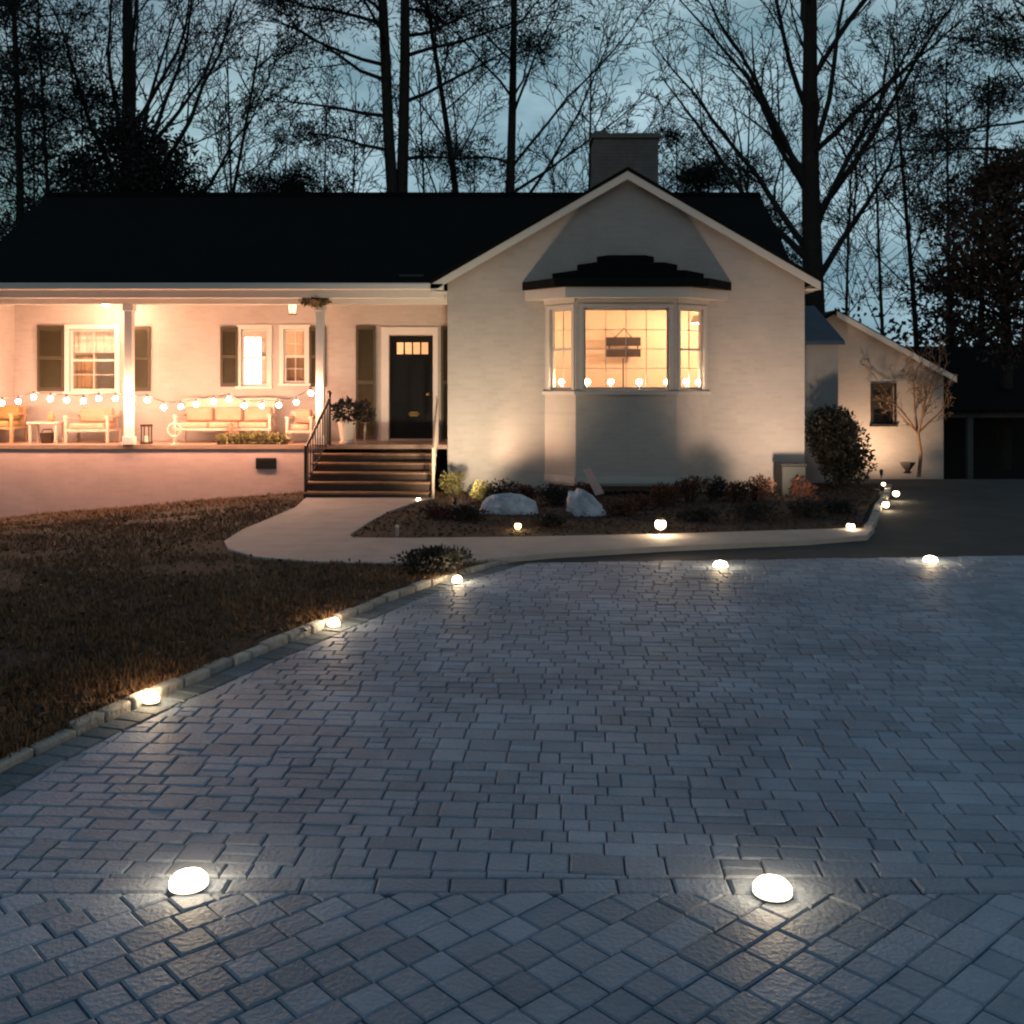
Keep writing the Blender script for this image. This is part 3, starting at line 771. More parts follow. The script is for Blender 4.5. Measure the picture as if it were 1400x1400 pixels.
# candles on the bay sill
def candle(x, y, label, z=wz0-.018):
    c_ = thing('candle_lamp', (x,y,z), label, 'candle', 'candle lamps on the bay sill')
    MB().lathe((x,y,z), [(.04,0),(.04,.012),(.012,.02),(.012,.10),(.0115,.12)], 10).build('candle', 'wax', c_)
    MB().ball((x,y,z+.165), .050, 10, 6, 1.0).build('flame', 'flame', c_)
candle(X(835,18.98), 18.98, 'glowing candle lamp left of centre in the front bay window')
candle(X(874,18.98), 18.98, 'glowing candle lamp right of centre in the front bay window')
candle(X(803,19.02), 19.02, 'candle lamp at the left corner of the front bay pane')
candle(X(912,19.02), 19.02, 'candle lamp at the right corner of the front bay pane')
candle(X(768,19.32), 19.32, 'candle lamp in the left angled side of the bay')
candle(X(938,19.18), 19.18, 'candle lamp in the right angled side of the bay, nearer its middle')
candle(X(955,19.38), 19.38, 'candle lamp in the right angled side of the bay, at its outer edge')

# side wing between house and garage
sw = MB(); a0, a1 = 5.56, X(1146,21.6)
SY = 21.6
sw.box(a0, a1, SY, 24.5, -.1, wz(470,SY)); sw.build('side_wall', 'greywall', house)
sr = MB(); sr.slab([(a0-.0,SY-.25,wz(466,SY-.25)),(a1+.06,SY-.25,wz(466,SY-.25)),(a1+.06,SY+1.9,wz(418,SY+1.9)),(a0,SY+1.9,wz(418,SY+1.9))], .08)
sr.build('side_roof', 'metalblue', house)

# ------------------------------------------------------------------ garage
GAY = 23.4
gar = thing('garage', (wx(1225,GAY), GAY, 0), 'white gabled outbuilding with one dark window at the right of the house', 'garage')
gx0, gx1 = wx(1130,GAY), wx(1290,GAY); pkx = wx(1140,GAY); pkz = wz(424,GAY); sl2 = (wz(424,GAY)-wz(515,GAY))/(wx(1306,GAY)-pkx)
gw = MB(); wh = (wx(1193,GAY), wx(1222,GAY), wz(580,GAY), wz(527,GAY))
gl = gx0-2.2
wall(gw, frontT(GAY), gl, gx1, -.2, 2.2, .2, [wh])
def g2(x): return pkz-.1-abs(x-pkx)*sl2
n = len(gw.v); gw.v += [(gl,GAY,2.2),(gx1,GAY,2.2),(gx1,GAY,g2(gx1)),(pkx,GAY,g2(pkx)),(gl,GAY,g2(gl))]; gw.f.append((n,n+1,n+2,n+3,n+4))
gw.box(gx1-.2, gx1, GAY+.21, GAY+6, -.4, 2.2); gw.box(gl, gx1, GAY+6, GAY+6.2, -.4, 2.2)
gw.build('wall', 'siding', gar)
gr_ = MB(); ex = wx(1308,GAY-.2); 
gr_.slab([(pkx,GAY-.2,pkz),(ex,GAY-.2,pkz-(ex-pkx)*sl2),(ex,GAY+6.4,pkz-(ex-pkx)*sl2),(pkx,GAY+6.4,pkz)], .06)
gr_.slab([(gl-.2,GAY-.2,pkz-(pkx-gl+.2)*sl2),(pkx,GAY-.2,pkz),(pkx,GAY+6.4,pkz),(gl-.2,GAY+6.4,pkz-(pkx-gl+.2)*sl2)], .06)
gr_.build('roof', 'shingle', gar)
rk = MB(); n = 0
for yy in (GAY-.215, GAY-.19): rk.v += [(pkx,yy,pkz-.03),(ex,yy,pkz-(ex-pkx)*sl2-.03),(ex,yy,pkz-(ex-pkx)*sl2-.16),(pkx,yy,pkz-.16)]
rk.f += [(0,1,2,3),(7,6,5,4),(1,5,6,2),(3,2,6,7),(0,4,5,1)]; rk.build('rake_board', 'trim', gar)
o, g_ = window(gar, frontT(GAY), *wh, trim=.05, cols=2, rows=4, m='darkwood'); g_.build('pane', 'glass', o)
MB().box(wh[0]-.1, wh[1]+.1, GAY+.3, GAY+.32, wh[2]-.1, wh[3]+.1).build('blind', 'shutter', gar)

# carport in the dark
CY = 26.5
cp = thing('carport', (wx(1380,CY), CY+2, terr(13,27)), 'dark carport with a grey front beam at the far right edge', 'carport')
bz = wz(567,CY)
for px in (1327, 1440, 1540):
    x = wx(px,CY); MB().box(x-.07, x+.07, CY, CY+.14, -1.3, bz-.08).build('post', 'greywood', cp)
MB().box(wx(1300,CY), wx(1560,CY), CY-.02, CY+.12, bz-.075, bz+.075).build('beam', 'greywood', cp)
c_ = MB(); c_.slab([(wx(1290,CY),CY-.3,bz+.14),(wx(1580,CY),CY-.3,bz+.14),(wx(1580,CY),CY+3.5,bz+1.9),(wx(1290,CY),CY+3.5,bz+1.9)], .06); c_.build('roof', 'shingle', cp)
MB().box(wx(1290,CY)+.05, wx(1580,CY), CY+4.2, CY+4.35, -1.3, bz+.4).build('back_wall', 'darkwood', cp)

# utility box by the gable wall
ub = thing('utility_box', (X(1082,18.9),18.9,0), 'low grey green metal box against the gable wall right end', 'utility box')
u0_, u1_ = X(1066,18.9), X(1099,18.9)
MB().box(u0_, u1_, 18.75, 19.25, .02, wz(636,18.9)).build('body', 'acbox', ub, bevel=.02)
MB().box(u0_-.02, u1_+.02, 18.73, 19.27, wz(636,18.9)+.002, wz(636,18.9)+.035).build('lid', 'acbox', ub, bevel=.01)

# ------------------------------------------------------------------ porch things
sc_ = thing('string_light', (-6.8, 19.45, FZ), 'string of glowing round bulbs strung along the porch front', 'string lights')
BPX = [(3,551),(25,549),(46,543),(69,545),(91,547),(114,548),(135,545),(158,545),(180,548),(201,547),(224,557),(247,556),(268,553),(292,549),(313,546),(334,555),(358,555),(381,554),(405,550),(425,538)]
BPX = [(-41,556),(-19,554)]+BPX
SYY = 19.30
pts = []
for i, (px, py) in enumerate(BPX):
    x, z = X(px,SYY), wz(py,SYY)
    if i: pts.append(((x+pts[-1][0])/2, SYY, (z+.11+pts[-1][2])/2-.02))
    pts.append((x, SYY, z+.11))
MB().tube(pts, .008, 5).build('wire', 'wire', sc_)
for px, py in BPX:
    x, z = X(px,SYY), wz(py,SYY)
    b = MB().ball((x,SYY,z), .042, 12, 8).build('bulb', 'bulb', sc_, smooth=True)
    MB().tube([(x,SYY,z+.045),(x,SYY,z+.115)], .018, 6).build('socket', 'plastic', b)
# lantern under beam
lt = thing('hanging_lantern', (X(400,19.9),19.9,wz(416,19.9)), 'dark metal lantern hanging under the porch beam left of the second post', 'lantern')
x = X(400,19.9); zt_ = wz(411,19.9)
MB().tube([(x,19.9,CEIL-.03),(x,19.9,zt_)], .01, 5).lathe((x,19.9,zt_-.02), [(.11,0),(.09,.04),(.02,.08)], 8).lathe((x,19.9,zt_-.27), [(.08,0),(.08,.02)], 8).tube([(x-.07,19.9,zt_-.26),(x-.09,19.9,zt_)], .009, 4).tube([(x+.07,19.9,zt_-.26),(x+.09,19.9,zt_)], .009, 4).tube([(x,19.83,zt_-.26),(x,19.81,zt_)], .009, 4).build('frame', 'iron', lt)
MB().lathe((x,19.9,zt_-.25), [(.065,0),(.09,.22)], 8).build('lantern_glass', 'lantern', lt)

lamp('POINT', lt, (x,19.9,zt_-.12), 26, (1,.565,.345), .05)
t_ = thing('porch_ceiling_lamp', (X(144,20.2),20.2,CEIL-.03), 'small flush lamp under the porch ceiling above the leftmost window', 'ceiling lamp')
x = X(144,20.2)
MB().lathe((x,20.2,CEIL-.09), [(.12,0),(.13,.058)], 14).build('base', 'iron', t_)
MB().lathe((x,20.2,CEIL-.20), [(.03,0),(.09,.04),(.105,.105)], 14).build('glass_bowl', 'lantern', t_, smooth=True)
lamp('POINT', t_, (x,20.2,CEIL-.26), 30, (1,.565,.345), .06)
def leaves(mb, c, rad, n, ln, wd, rng, up=.2, shell=.5):
    for _ in range(n):
        while True:
            p = Vector((rng.uniform(-1,1), rng.uniform(-1,1), rng.uniform(-1,1)))
            if shell <= p.length <= 1: break
        q = Vector((c[0]+p.x*rad[0], c[1]+p.y*rad[1], c[2]+p.z*rad[2]))
        d = p.normalized()+Vector((rng.uniform(-1,1), rng.uniform(-1,1), rng.uniform(-1,1)+up))
        mb.leaf(q, d, ln*rng.uniform(.6,1.3), wd*rng.uniform(.6,1.3), rng)
rf = random.Random(21)
# garland basket at the beam next to post two
hb = thing('hanging_basket', (X(430,19.4),19.42,wz(418,19.4)), 'small leafy basket of trailing greens at the top of the second post', 'hanging plant')
b = MB(); leaves(b, (X(430,19.42),19.42,wz(411,19.42)), (.28,.10,.09), 260, .08, .04, rf, -.4, 0); b.build('leaves', 'limeleaf', hb)
MB().lathe((X(430,19.42),19.42,wz(414,19.42)-.05), [(.08,0),(.13,.10)], 10).build('basket', 'wicker', hb)
# porch furniture
def seatset(name, label, cat, x0, x1, y0, y1, sh, bh, mframe, mcush, cush=True, group=None):
    t_ = thing(name, ((x0+x1)/2,(y0+y1)/2,FZ), label, cat, group); f = FZ+.002
    for xx in (x0, x1-.05):
        for yy in (y0, y1-.05): MB().box(xx, xx+.05, yy, yy+.05, f, f+sh+(.22 if yy == y0 else .0)).build('leg', mframe, t_)
    MB().box(x0+.002, x1-.002, y0+.002, y1-.002, f+sh-.05, f+sh).build('seat', mframe, t_)
    b_ = MB(); b_.box(x0+.05, x1-.05, y1-.05, y1, f+sh+.02, f+bh-.06); b_.box(x0, x1, y1-.06, y1+.01, f+bh-.058, f+bh); b_.build('backrest', mframe, t_)
    for xx in (x0, x1-.06): MB().box(xx-.01, xx+.07, y0-.02, y1-.06, f+sh+.222, f+sh+.26).build('armrest', mframe, t_)
    if cush:
        k = max(1, round((x1-x0)/.65)); w_ = (x1-x0-.14)/k
        for i in range(k):
            cc = MB(); cc.box(x0+.07+w_*i+.01, x0+.07+w_*(i+1)-.01, y0+.03, y1-.08, f+sh+.003, f+sh+.11); cc.build('cushion', mcush, t_, bevel=.03)
            cc = MB(); cc.box(x0+.08+w_*i+.02, x0+.07+w_*(i+1)-.03, y1-.19, y1-.06, f+sh+.12, f+sh+.40); cc.build('cushion', mcush, t_, bevel=.04)
    return t_
seatset('armchair', 'olive cushioned wicker armchair at the left edge of the porch', 'armchair', X(-42,19.95), X(20,19.95), 19.85, 20.5, .33, .72, 'wicker', 'cushion2')
seatset('sofa', 'coral cushioned white sofa on the porch left of the first post', 'sofa', X(92,20.1), X(152,20.1), 19.95, 20.6, .28, .62, 'whitewood', 'cushion')
seatset('bench', 'long white bench with coral cushions between the two porch posts', 'bench', X(240,20.1), X(372,20.1), 19.98, 20.6, .30, .88, 'whitewood', 'cushion')
seatset('armchair', 'white porch armchair with coral cushion beside the second post', 'armchair', X(392,20), X(428,20), 19.9, 20.45, .26, .62, 'whitewood', 'cushion')
# white side table with a dark box below
def table(label, px0, px1, py_top, y, mt, name='side_table', cat='table'):
    x0, x1, zt_ = X(px0,y), X(px1,y), wz(py_top,y); t_ = thing(name, ((x0+x1)/2,y+.2,FZ), label, cat)
    MB().box(x0, x1, y, y+.42, zt_-.04, zt_).build('table_top', mt, t_, bevel=.006)
    for xx in (x0+.03, x1-.07):
        for yy in (y+.03, y+.35): MB().box(xx, xx+.04, yy, yy+.04, FZ+.002, zt_-.041).build('leg', mt, t_)
table('small white side table between the olive armchair and the sofa', 36, 78, 577, 19.85, 'whitewood')
x_, y_ = X(60,19.95), 20.0
t_ = thing('basket', (x_, y_+.1, FZ), 'dark woven basket under the white side table', 'basket'); MB().lathe((x_,y_+.1,FZ+.003), [(.11,0),(.14,.2),(.13,.2)], 12).build('body', 'darkframe', t_)
MB().tube([(x_-.12,y_+.1,FZ+.19),(x_-.08,y_+.1,FZ+.27),(x_+.08,y_+.1,FZ+.27),(x_+.12,y_+.1,FZ+.19)], .01, 5).build('handle', 'darkframe', t_)
t_ = thing('vase', (X(70,20.05),20.05,wz(577,19.85)), 'small brown vase standing on the white side table', 'vase')
MB().lathe((X(70,20.05),20.05,wz(577,19.85)+.001), [(.05,0),(.08,.07),(.045,.15),(.05,.18)], 12).build('body', 'wicker', t_, smooth=True)
# lantern pots, wheel wreath and planter on the floor edge
t_ = thing('candle_lantern', (X(200,19.8),19.8,FZ), 'brown box lantern on the porch floor right of the first post', 'lantern')
x = X(200,19.8); b = MB(); b.box(x-.09,x+.09,19.72,19.9,FZ+.002,FZ+.04); b.box(x-.09,x+.09,19.72,19.9,FZ+.34,FZ+.38)
for dx in (-.08,.06):
    for dy in (.0,.15): b.box(x+dx,x+dx+.02,19.73+dy,19.75+dy,FZ+.041,FZ+.339)
b.build('frame', 'darkframe', t_); MB().lathe((x,19.81,FZ+.041), [(.04,0),(.04,.12)], 10).build('candle', 'wax', t_)
t_ = thing('wreath', (X(238,19.75),19.75,FZ), 'pale round wreath leaning at the front of the bench', 'wreath')
b = MB(); cc = (X(238,19.75),19.75,FZ+.28)
b.tube([(cc[0]+.13*math.cos(q*.3927),19.75,cc[2]+.13*math.sin(q*.3927)) for q in range(17)], .02, 6, False); b.build('ring', 'whitewood', t_)
MB().tube([(cc[0],19.75,FZ+.003),(cc[0],19.75,FZ+.12)], .02, 6).lathe((cc[0],19.75,FZ+.002),[(.10,0),(.09,.02)],12).build('stand', 'whitewood', t_)
t_ = thing('planter_box', (X(345,19.75),19.75,FZ), 'low planter box of trailing greenery on the porch floor edge', 'planter')
x0, x1 = X(298,19.72), X(392,19.72)
MB().box(x0, x1, 19.68, 19.88, FZ+.002, FZ+.09).build('trough', 'darkframe', t_)
b = MB()
for k in range(14):
    cx_ = x0+(x1-x0)*(k+.5)/14; hh = .05+.09*math.exp(-((k-7)/2.5)**2); leaves(b, (cx_, 19.74, FZ+.09), (.10,.13,hh+.03), 80, .08, .03, rf, .3, 0)
b.build('foliage', 'limeleaf', t_)
# flowers behind planter
t_ = thing('flower_pot', (X(318,19.95),19.95,FZ), 'pot of small pink blooms in front of the bench', 'flower pot')
MB().lathe((X(318,19.95),19.95,FZ+.002), [(.08,0),(.12,.17),(.11,.17)], 12).build('pot', 'whitepot', t_)
b = MB(); leaves(b, (X(318,19.95),19.95,FZ+.27), (.14,.12,.13), 160, .06, .04, rf, .3, 0); b.build('blooms', 'cushion', t_)
# pot and plant beside the steps
PPX, PPY = X(474,19.95), 19.95
t_ = thing('potted_plant', (PPX,PPY,FZ), 'bushy brownish green plant in a tall white pot by the steps', 'potted plant')
MB().lathe((PPX,PPY,FZ+.002), [(.14,0),(.15,.03),(.12,.06),(.17,.40),(.19,.43),(.17,.43)], 16).build('pot', 'whitepot', t_, smooth=False)
b = MB(); leaves(b, (PPX,PPY,FZ+.62), (.28,.22,.20), 420, .12, .05, rf, .3, 0); b.build('foliage', 'bushleaf', t_)
t_ = thing('plant_stand', (X(499,20.3),20.3,FZ), 'small leafy plant on a slim stand beside the long door shutter', 'plant')
x = X(499,20.3)
MB().lathe((x,20.3,FZ+.002), [(.10,0),(.03,.02),(.02,.38),(.10,.40)], 10).build('stand', 'whitewood', t_)
b = MB(); leaves(b, (x,20.3,FZ+.60), (.16,.14,.22), 220, .10, .04, rf, .5, 0); b.build('foliage', 'everleaf', t_)

# ------------------------------------------------------------------ ground lights
def puck(x, y, label, r=.080, h=.056, m='puck', z=0.0, e=1.0):
    t_ = thing('ground_light', (x,y,z), label, 'ground light', 'low round lights set along the driveway')
    MB().lathe((x,y,z), [(r*.98,0),(r*.98,.003),(r*.97,.005)], 20).build('base', 'acbox', t_)
    MB().lathe((x,y,z+.0055), [(r,0),(r*.97,h*.45),(r*.75,h*.8),(r*.35,h*.98),(.004,h)], 20).build('lens', m, t_, smooth=True)
    if e: lamp('POINT', t_, (x,y,z+h+.06), e, (1,.72,.42), .03)
x, y = gp(258,1212); puck(x, y, 'bright round light set in the near pavers, left of the two closest')
x, y = gp(1056,1222); puck(x, y, 'bright round light set in the near pavers, right of the two closest')
x, y = gp(985,776); puck(x, y, 'round light at the far paver edge nearer the house walk', .082, .07, 'puckfar', e=1.5)
x, y = gp(1272,769); puck(x, y, 'round light at the far paver edge, rightmost of the two', .082, .07, 'puckfar', e=1.5)
for (px, py, lab, r_) in ((205,961,'glowing light on the driveway kerb nearest the camera',.050), (457,857,'glowing light on the middle of the driveway kerb',.048), (625,797,'glowing light on the driveway kerb beside the low dark shrub',.055)):
    x, y = gp(px, py); puck(max(x, kerb_x(y)+.09), y, lab, r_, .07, 'puckfar', e=1.8)
def stake(px, py_base, py_head, label, m='puckfar', r=.055, e=1.2):
    x, y = gp(px, py_base); zt_ = wz(py_head, y); t_ = thing('path_light', (x,y,.03), label, 'path light', 'stake lights in the planting bed')
    MB().tube([(x,y,.02),(x,y,max(.05, zt_-.05))], .010, 6).build('stake', 'plastic', t_)
    MB().ball((x,y,zt_), r, 12, 8).build('lens', m, t_, smooth=True)
    MB().lathe((x,y,zt_+r*.8), [(r*1.1,0),(r*.6,.02),(.01,.03)], 12).build('cap', 'plastic', t_)
    if e: lamp('POINT', t_, (x,y-.10,zt_+.0), e, (1,.74,.44), .03)
stake(903, 737, 717, 'stake light with a bright head at the walk edge below the bay', e=4, r=.075)
stake(1163, 729, 720, 'stake light near the right end of the front walk', e=.8)
stake(1211, 697, 690, 'stake light on the curved bed edging, nearest of the three in line', e=1.2)
stake(1225, 684, 675, 'stake light on the curved bed edging, the brighter middle one', e=1.2)
stake(1208, 672, 662, 'small stake light deepest in the bed beside the round dark shrub', r=.035, e=.4)
stake(708, 729, 719, 'amber stake light between the pale rocks', 'amber', r=.045, e=.5)
stake(572, 688, 683, 'tiny stake light at the foot of the porch steps', r=.035, e=.6)
t_ = thing('marker_post', (*gp(543,738), .03), 'short pale marker post at the tip of the planting bed', 'marker post')
x, y = gp(543,738); MB().tube([(x,y,.02),(x,y,.17)], .02, 8).build('post', 'kerb', t_); MB().ball((x,y,.18), .026).build('cap', 'whitepot', t_)
def upl(x, y, target, e, label, spot=100, col=(1,.68,.38), z=.06):
    t_ = thing('uplight', (x,y,z), label, 'spotlight', 'garden uplights')
    MB().tube([(x,y,z-.03),(x,y,z+.07)], .012, 6).build('stake', 'plastic', t_)
    d_ = (Vector(target)-Vector((x,y,z+.1))).normalized(); p0 = Vector((x,y,z+.1))
    MB().tube([tuple(p0-d_*.06), tuple(p0+d_*.05)], [.03,.042], 12).build('housing', 'plastic', t_)
    lamp('SPOT', t_, tuple(p0+d_*.06), e, col, .12, R(spot), target, 1.0)
upl(-.95, 16.95, (-.95,19.4,2.1), 165, 'garden uplight washing the gable wall left of the bay', 110, (1,.80,.54))
upl(-.78, 18.92, (.85,19.1,1.9), 62, 'small garden uplight by the steps corner aimed at the left side of the bay', 70, (1,.62,.38))
upl(4.85, 16.95, (5.15,19.4,2.2), 130, 'garden uplight washing the gable wall right of the bay', 110, (1,.73,.52))
upl(wx(1205,22.3), 22.3, (wx(1205,23.4),23.4,1.9), 62, 'garden uplight washing the outbuilding wall behind the round shrub', 160, (1,.66,.40))

# ------------------------------------------------------------------ vegetation
def shrub(name, label, cat, c, rad, n, ln, wd, m, rng, stems=7, group=None, lumps=9, twigm='twig'):
    t_ = thing(name, (c[0], c[1], .04), label, cat, group)
    s_ = MB()
    for k in range(stems):
        a_ = rng.uniform(0, 6.28); rr = rng.uniform(.2, .8)
        tip = (c[0]+math.cos(a_)*rad[0]*rr, c[1]+math.sin(a_)*rad[1]*rr, c[2]+rad[2]*rng.uniform(.0,.8))
        s_.tube([(c[0]+math.cos(a_)*.04, c[1]+math.sin(a_)*.04, 0), ((c[0]+tip[0])/2+rng.uniform(-.05,.05), (c[1]+tip[1])/2, (c[2]+tip[2])*.45), tip], [.016,.011,.004], 4)
    s_.build('stems', twigm, t_)
    b_ = MB()
    for k in range(lumps):
        a_ = rng.uniform(0, 6.28); rr = rng.uniform(.0, .55); zc = rng.uniform(-.5, .5)
        leaves(b_, (c[0]+math.cos(a_)*rad[0]*rr, c[1]+math.sin(a_)*rad[1]*rr, c[2]+rad[2]*zc), (rad[0]*.5, rad[1]*.5, rad[2]*.5), n//lumps, ln, wd, rng, .3, .3)
    b_.build('foliage', m, t_)
    return t_
rs = random.Random(77)
Yb = 20.2
shrub('evergreen_shrub', 'tall dark rounded evergreen shrub between house and outbuilding', 'shrub', (wx(1147,Yb),Yb,.84), (.72,.62,.86), 10500, .08, .045, 'bushleaf', rs, 10, lumps=26)
x, y = gp(588,787); shrub('low_shrub', 'low dark mounded shrub where the lawn meets walk and driveway', 'shrub', (x,y,.14), (.52,.34,.17), 3600, .05, .022, 'blackleaf', rs, 8, lumps=16)
# bed plants: (px, base py, half width m, height m, material, label)
plants = [
 (618,681,.20,.42,'limeleaf','lit yellowish shrub at the left corner of the gable wall'),
 (664,690,.25,.36,'limeleaf','sparse yellowish shrub second from the gable wall corner'),
 (684,700,.30,.52,'blackleaf','dark pointed shrub left of the bay, in front of the lit wall'),
 (722,694,.28,.34,'redleaf','low russet shrub just left of the bay foot'),
 (760,694,.32,.36,'blackleaf','dark spreading shrub under the left side of the bay'),
 (800,692,.26,.34,'redleaf','russet shrub under the front left corner of the bay'),
 (640,716,.26,.26,'blackleaf','low dark shrub left of the wide pale rock'),
 (752,724,.30,.20,'blackleaf','low dark clump between the two pale rocks'),
 (600,712,.26,.16,'redleaf','flat russet clump in the left tip of the bed'),
 (846,708,.30,.26,'redleaf','low russet clump right of the streaked pale rock'),
 (872,700,.30,.26,'redleaf','russet clump under the middle of the bay'),
 (905,696,.30,.36,'redleaf','russet clump under the right corner of the bay'),
 (942,690,.32,.46,'redleaf','tall russet shrub right of the bay'),
 (975,688,.30,.42,'blackleaf','dark upright shrub against the gable wall right of the bay'),
 (1008,690,.30,.38,'redleaf','russet shrub midway along the right half of the gable wall'),
 (1034,688,.30,.44,'redleaf','russet shrub left of the grey green metal box'),
 (1094,682,.22,.34,'redleaf','low russet shrub before the grey green metal box'),
 (960,716,.34,.24,'blackleaf','low dark groundcover clump behind the right stretch of walk'),
 (1030,714,.36,.24,'blackleaf','dark groundcover clump in the middle of the right bed'),
 (1100,710,.36,.28,'blackleaf','dark groundcover clump before the tall evergreen shrub'),
 (1150,706,.32,.24,'blackleaf','dark groundcover clump near the curved bed edging')]
for (px, pb, hw, hh, m_, lab) in plants:
    x, y = gp(px, pb); y = min(y, 18.95); x = wx(px, y)
    shrub('bed_shrub', lab, 'shrub', (x,y,hh*.5+.04), (hw*1.3,hw,hh*.55), 950, .055, .026, m_, rs, 7, 'small shrubs in the planting bed', 7)
# pale rocks
def rock(label, x, y, rx_, ry_, rz_, seed, tilt=0):
    rr = random.Random(seed); b_ = MB(); pr = 8; sg = 14; n = 0
    t_ = thing('garden_rock', (x,y,.04), label, 'rock', 'pale rocks in the planting bed')
    off = [[rr.uniform(.90,1.06) for _ in range(sg)] for _ in range(pr+1)]
    for i in range(pr+1):
        th = math.pi*.62*i/pr
        for q in range(sg):
            a_ = 2*math.pi*q/sg; k = off[i][q] if i else 1
            ux, uy, uz = math.sin(th)*math.cos(a_)*rx_*k, math.sin(th)*math.sin(a_)*ry_*k, math.cos(th)*rz_*(k if i else 1)
            b_.v.append((x+ux+tilt*0, y+uy, .06+uz-tilt*ux))
    for i in range(pr):
        for q in range(sg): b_.f.append((i*sg+q, (i+1)*sg+q, (i+1)*sg+(q+1)%sg, i*sg+(q+1)%sg))
    b_.build('stone', 'rock', t_)
rock('wide pale bluish rock in the left part of the planting bed', wx(695,16.2), 16.2, .50, .26, .30, 3)
rock('slanting streaked pale rock below the left corner of the bay', wx(803,16.0), 16.0, .34, .22, .34, 9, .55)
x = wx(812,17.4)
t_ = thing('leaning_board', (x,17.4,.05), 'narrow pale pink board leaning in the bed at the bay corner', 'board')
b = MB(); b.slab([(x-.18,17.38,.64),(x-.06,17.36,.66),(x+.16,17.30,.26),(x+.02,17.32,.22)], .02); b.build('board', 'pink', t_)

# ---- trees
def grow(mb, p, d, length, r, level, rng, P, tips):
    """recursive branch; P: dict of per-level settings"""
    segs = P['segs'][min(level, len(P['segs'])-1)]; sides = (7, 5, 4, 3, 3)[min(level, 4)]
    pts = [p.copy()]; rad = [r]; st_ = length/segs
    for i in range(segs):
        w = P['wob']*(1 if level else .35)
        d = (d+Vector((rng.gauss(0,w), rng.gauss(0,w), rng.gauss(0,w)+P['up'][min(level,len(P['up'])-1)]))).normalized()
        p = p+d*st_; pts.append(p.copy()); rad.append(max(r*(1-.85*(i+1)/segs), P['rmin']))
    mb.tube([tuple(q) for q in pts], rad, sides, False)
    if level >= P['levels']: tips.append((pts[-1], d)); return
    nb = P['n'][level]
    for k in range(nb):
        t = P['start'][min(level, len(P['start'])-1)]+(1-P['start'][min(level, len(P['start'])-1)])*(k+rng.uniform(.2,.8))/nb
        f = t*segs; i = min(int(f), segs-1); q = pts[i].lerp(pts[i+1], f-i); dd = (pts[i+1]-pts[i]).normalized()
        ax = dd.orthogonal().normalized(); ax.rotate(Matrix.Rotation(k*2.4+rng.uniform(-.6,.6), 3, dd))
        ang_ = R(P['ang'][min(level, len(P['ang'])-1)]*rng.uniform(.75,1.25))
        nd = dd*math.cos(ang_)+ax*math.sin(ang_)
        l2 = length*P['ratio'][min(level, len(P['ratio'])-1)]*rng.uniform(.7,1.15)*(1-.45*t if level else 1-.5*t)
        grow(mb, q, nd, l2, max(rad[i]*P['rr'], P['rmin']), level+1, rng, P, tips)
BARE = dict(levels=4, n=[13,7,6,4], segs=[12,8,6,4,3], wob=.13, up=[.02,.07,.05,.03], start=[.28,.22,.2,.15], ang=[46,38,42,45], ratio=[.55,.45,.50,.55], rr=.48, rmin=.007)
def trunk_path(mb, pts, r0, r1, sides=10):
    k = len(pts); mb.tube([tuple(q) for q in pts], [r0+(r1-r0)*(i/(k-1))**.8 for i in range(k)], sides, False)
def bare_tree(name, label, base, top, r0, rng, P, limbs, group=None, bend=None, foliage=None):
    """explicit trunk (base->top with bend) and limbs: (t, azimuth deg (0 = right), angle from vertical, length)"""
    t_ = thing(name, base, label, 'tree', group); b0, b1 = Vector(base), Vector(top)
    pts = []; K = 14
    for i in range(K+1):
        t = i/K; q = b0.lerp(b1, t)+Vector((math.sin(t*5+b0.x)*.10, math.sin(t*4)*.1, 0))
        if bend: q.x += bend*math.sin(t*math.pi)
        pts.append(q)
    tm = MB(); trunk_path(tm, pts, r0, r0*.22); tm.build('trunk', 'bark', t_, smooth=True)
    cm = MB(); tips = []
    for (t, az, an, ln) in limbs:
        f = t*K; i = min(int(f), K-1); q = pts[i].lerp(pts[i+1], f-i); a_, b_ = R(az), R(an)
        d_ = Vector((math.cos(a_)*math.sin(b_), math.sin(a_)*math.sin(b_), math.cos(b_)))
        grow(cm, q, d_, ln, max(r0*(1-.8*t)*.36, .03), 1, rng, P, tips)
    cm.build('crown', 'twig', t_)
    if foliage: foliage(t_, tips)
    return t_
def auto_limbs(rng, n, t0, t1, an, ln):
    return [(t0+(t1-t0)*(k+rng.random()*.6)/n, k*137.5+rng.uniform(-25,25), an*rng.uniform(.8,1.2), ln*(1.1-.55*k/n)*rng.uniform(.8,1.15)) for k in range(n)]
rt = random.Random(404)
P1 = dict(BARE, n=[0,9,6,4], up=[0,.05,.05,.03], wob=.10, ang=[46,32,40,45], rmin=.010)
# big bare tree right of the gable
Y_ = 29.5
lim = auto_limbs(rt, 16, .30, .97, 36, 7.5)
lim += [(.28, 180, 42, 8.0), (.33, 5, 36, 8.5), (.38, 178, 36, 7.5), (.27, 170, 48, 7), (.42, 0, 45, 7.5), (.36, 200, 30, 7.5), (.24, 10, 40, 6)]
bare_tree('bare_tree', 'tall straight bare tree rising just right of the gable', (wx(1118,Y_),Y_,-.2), (wx(1108,Y_),Y_,21), .40, rt, P1, lim)
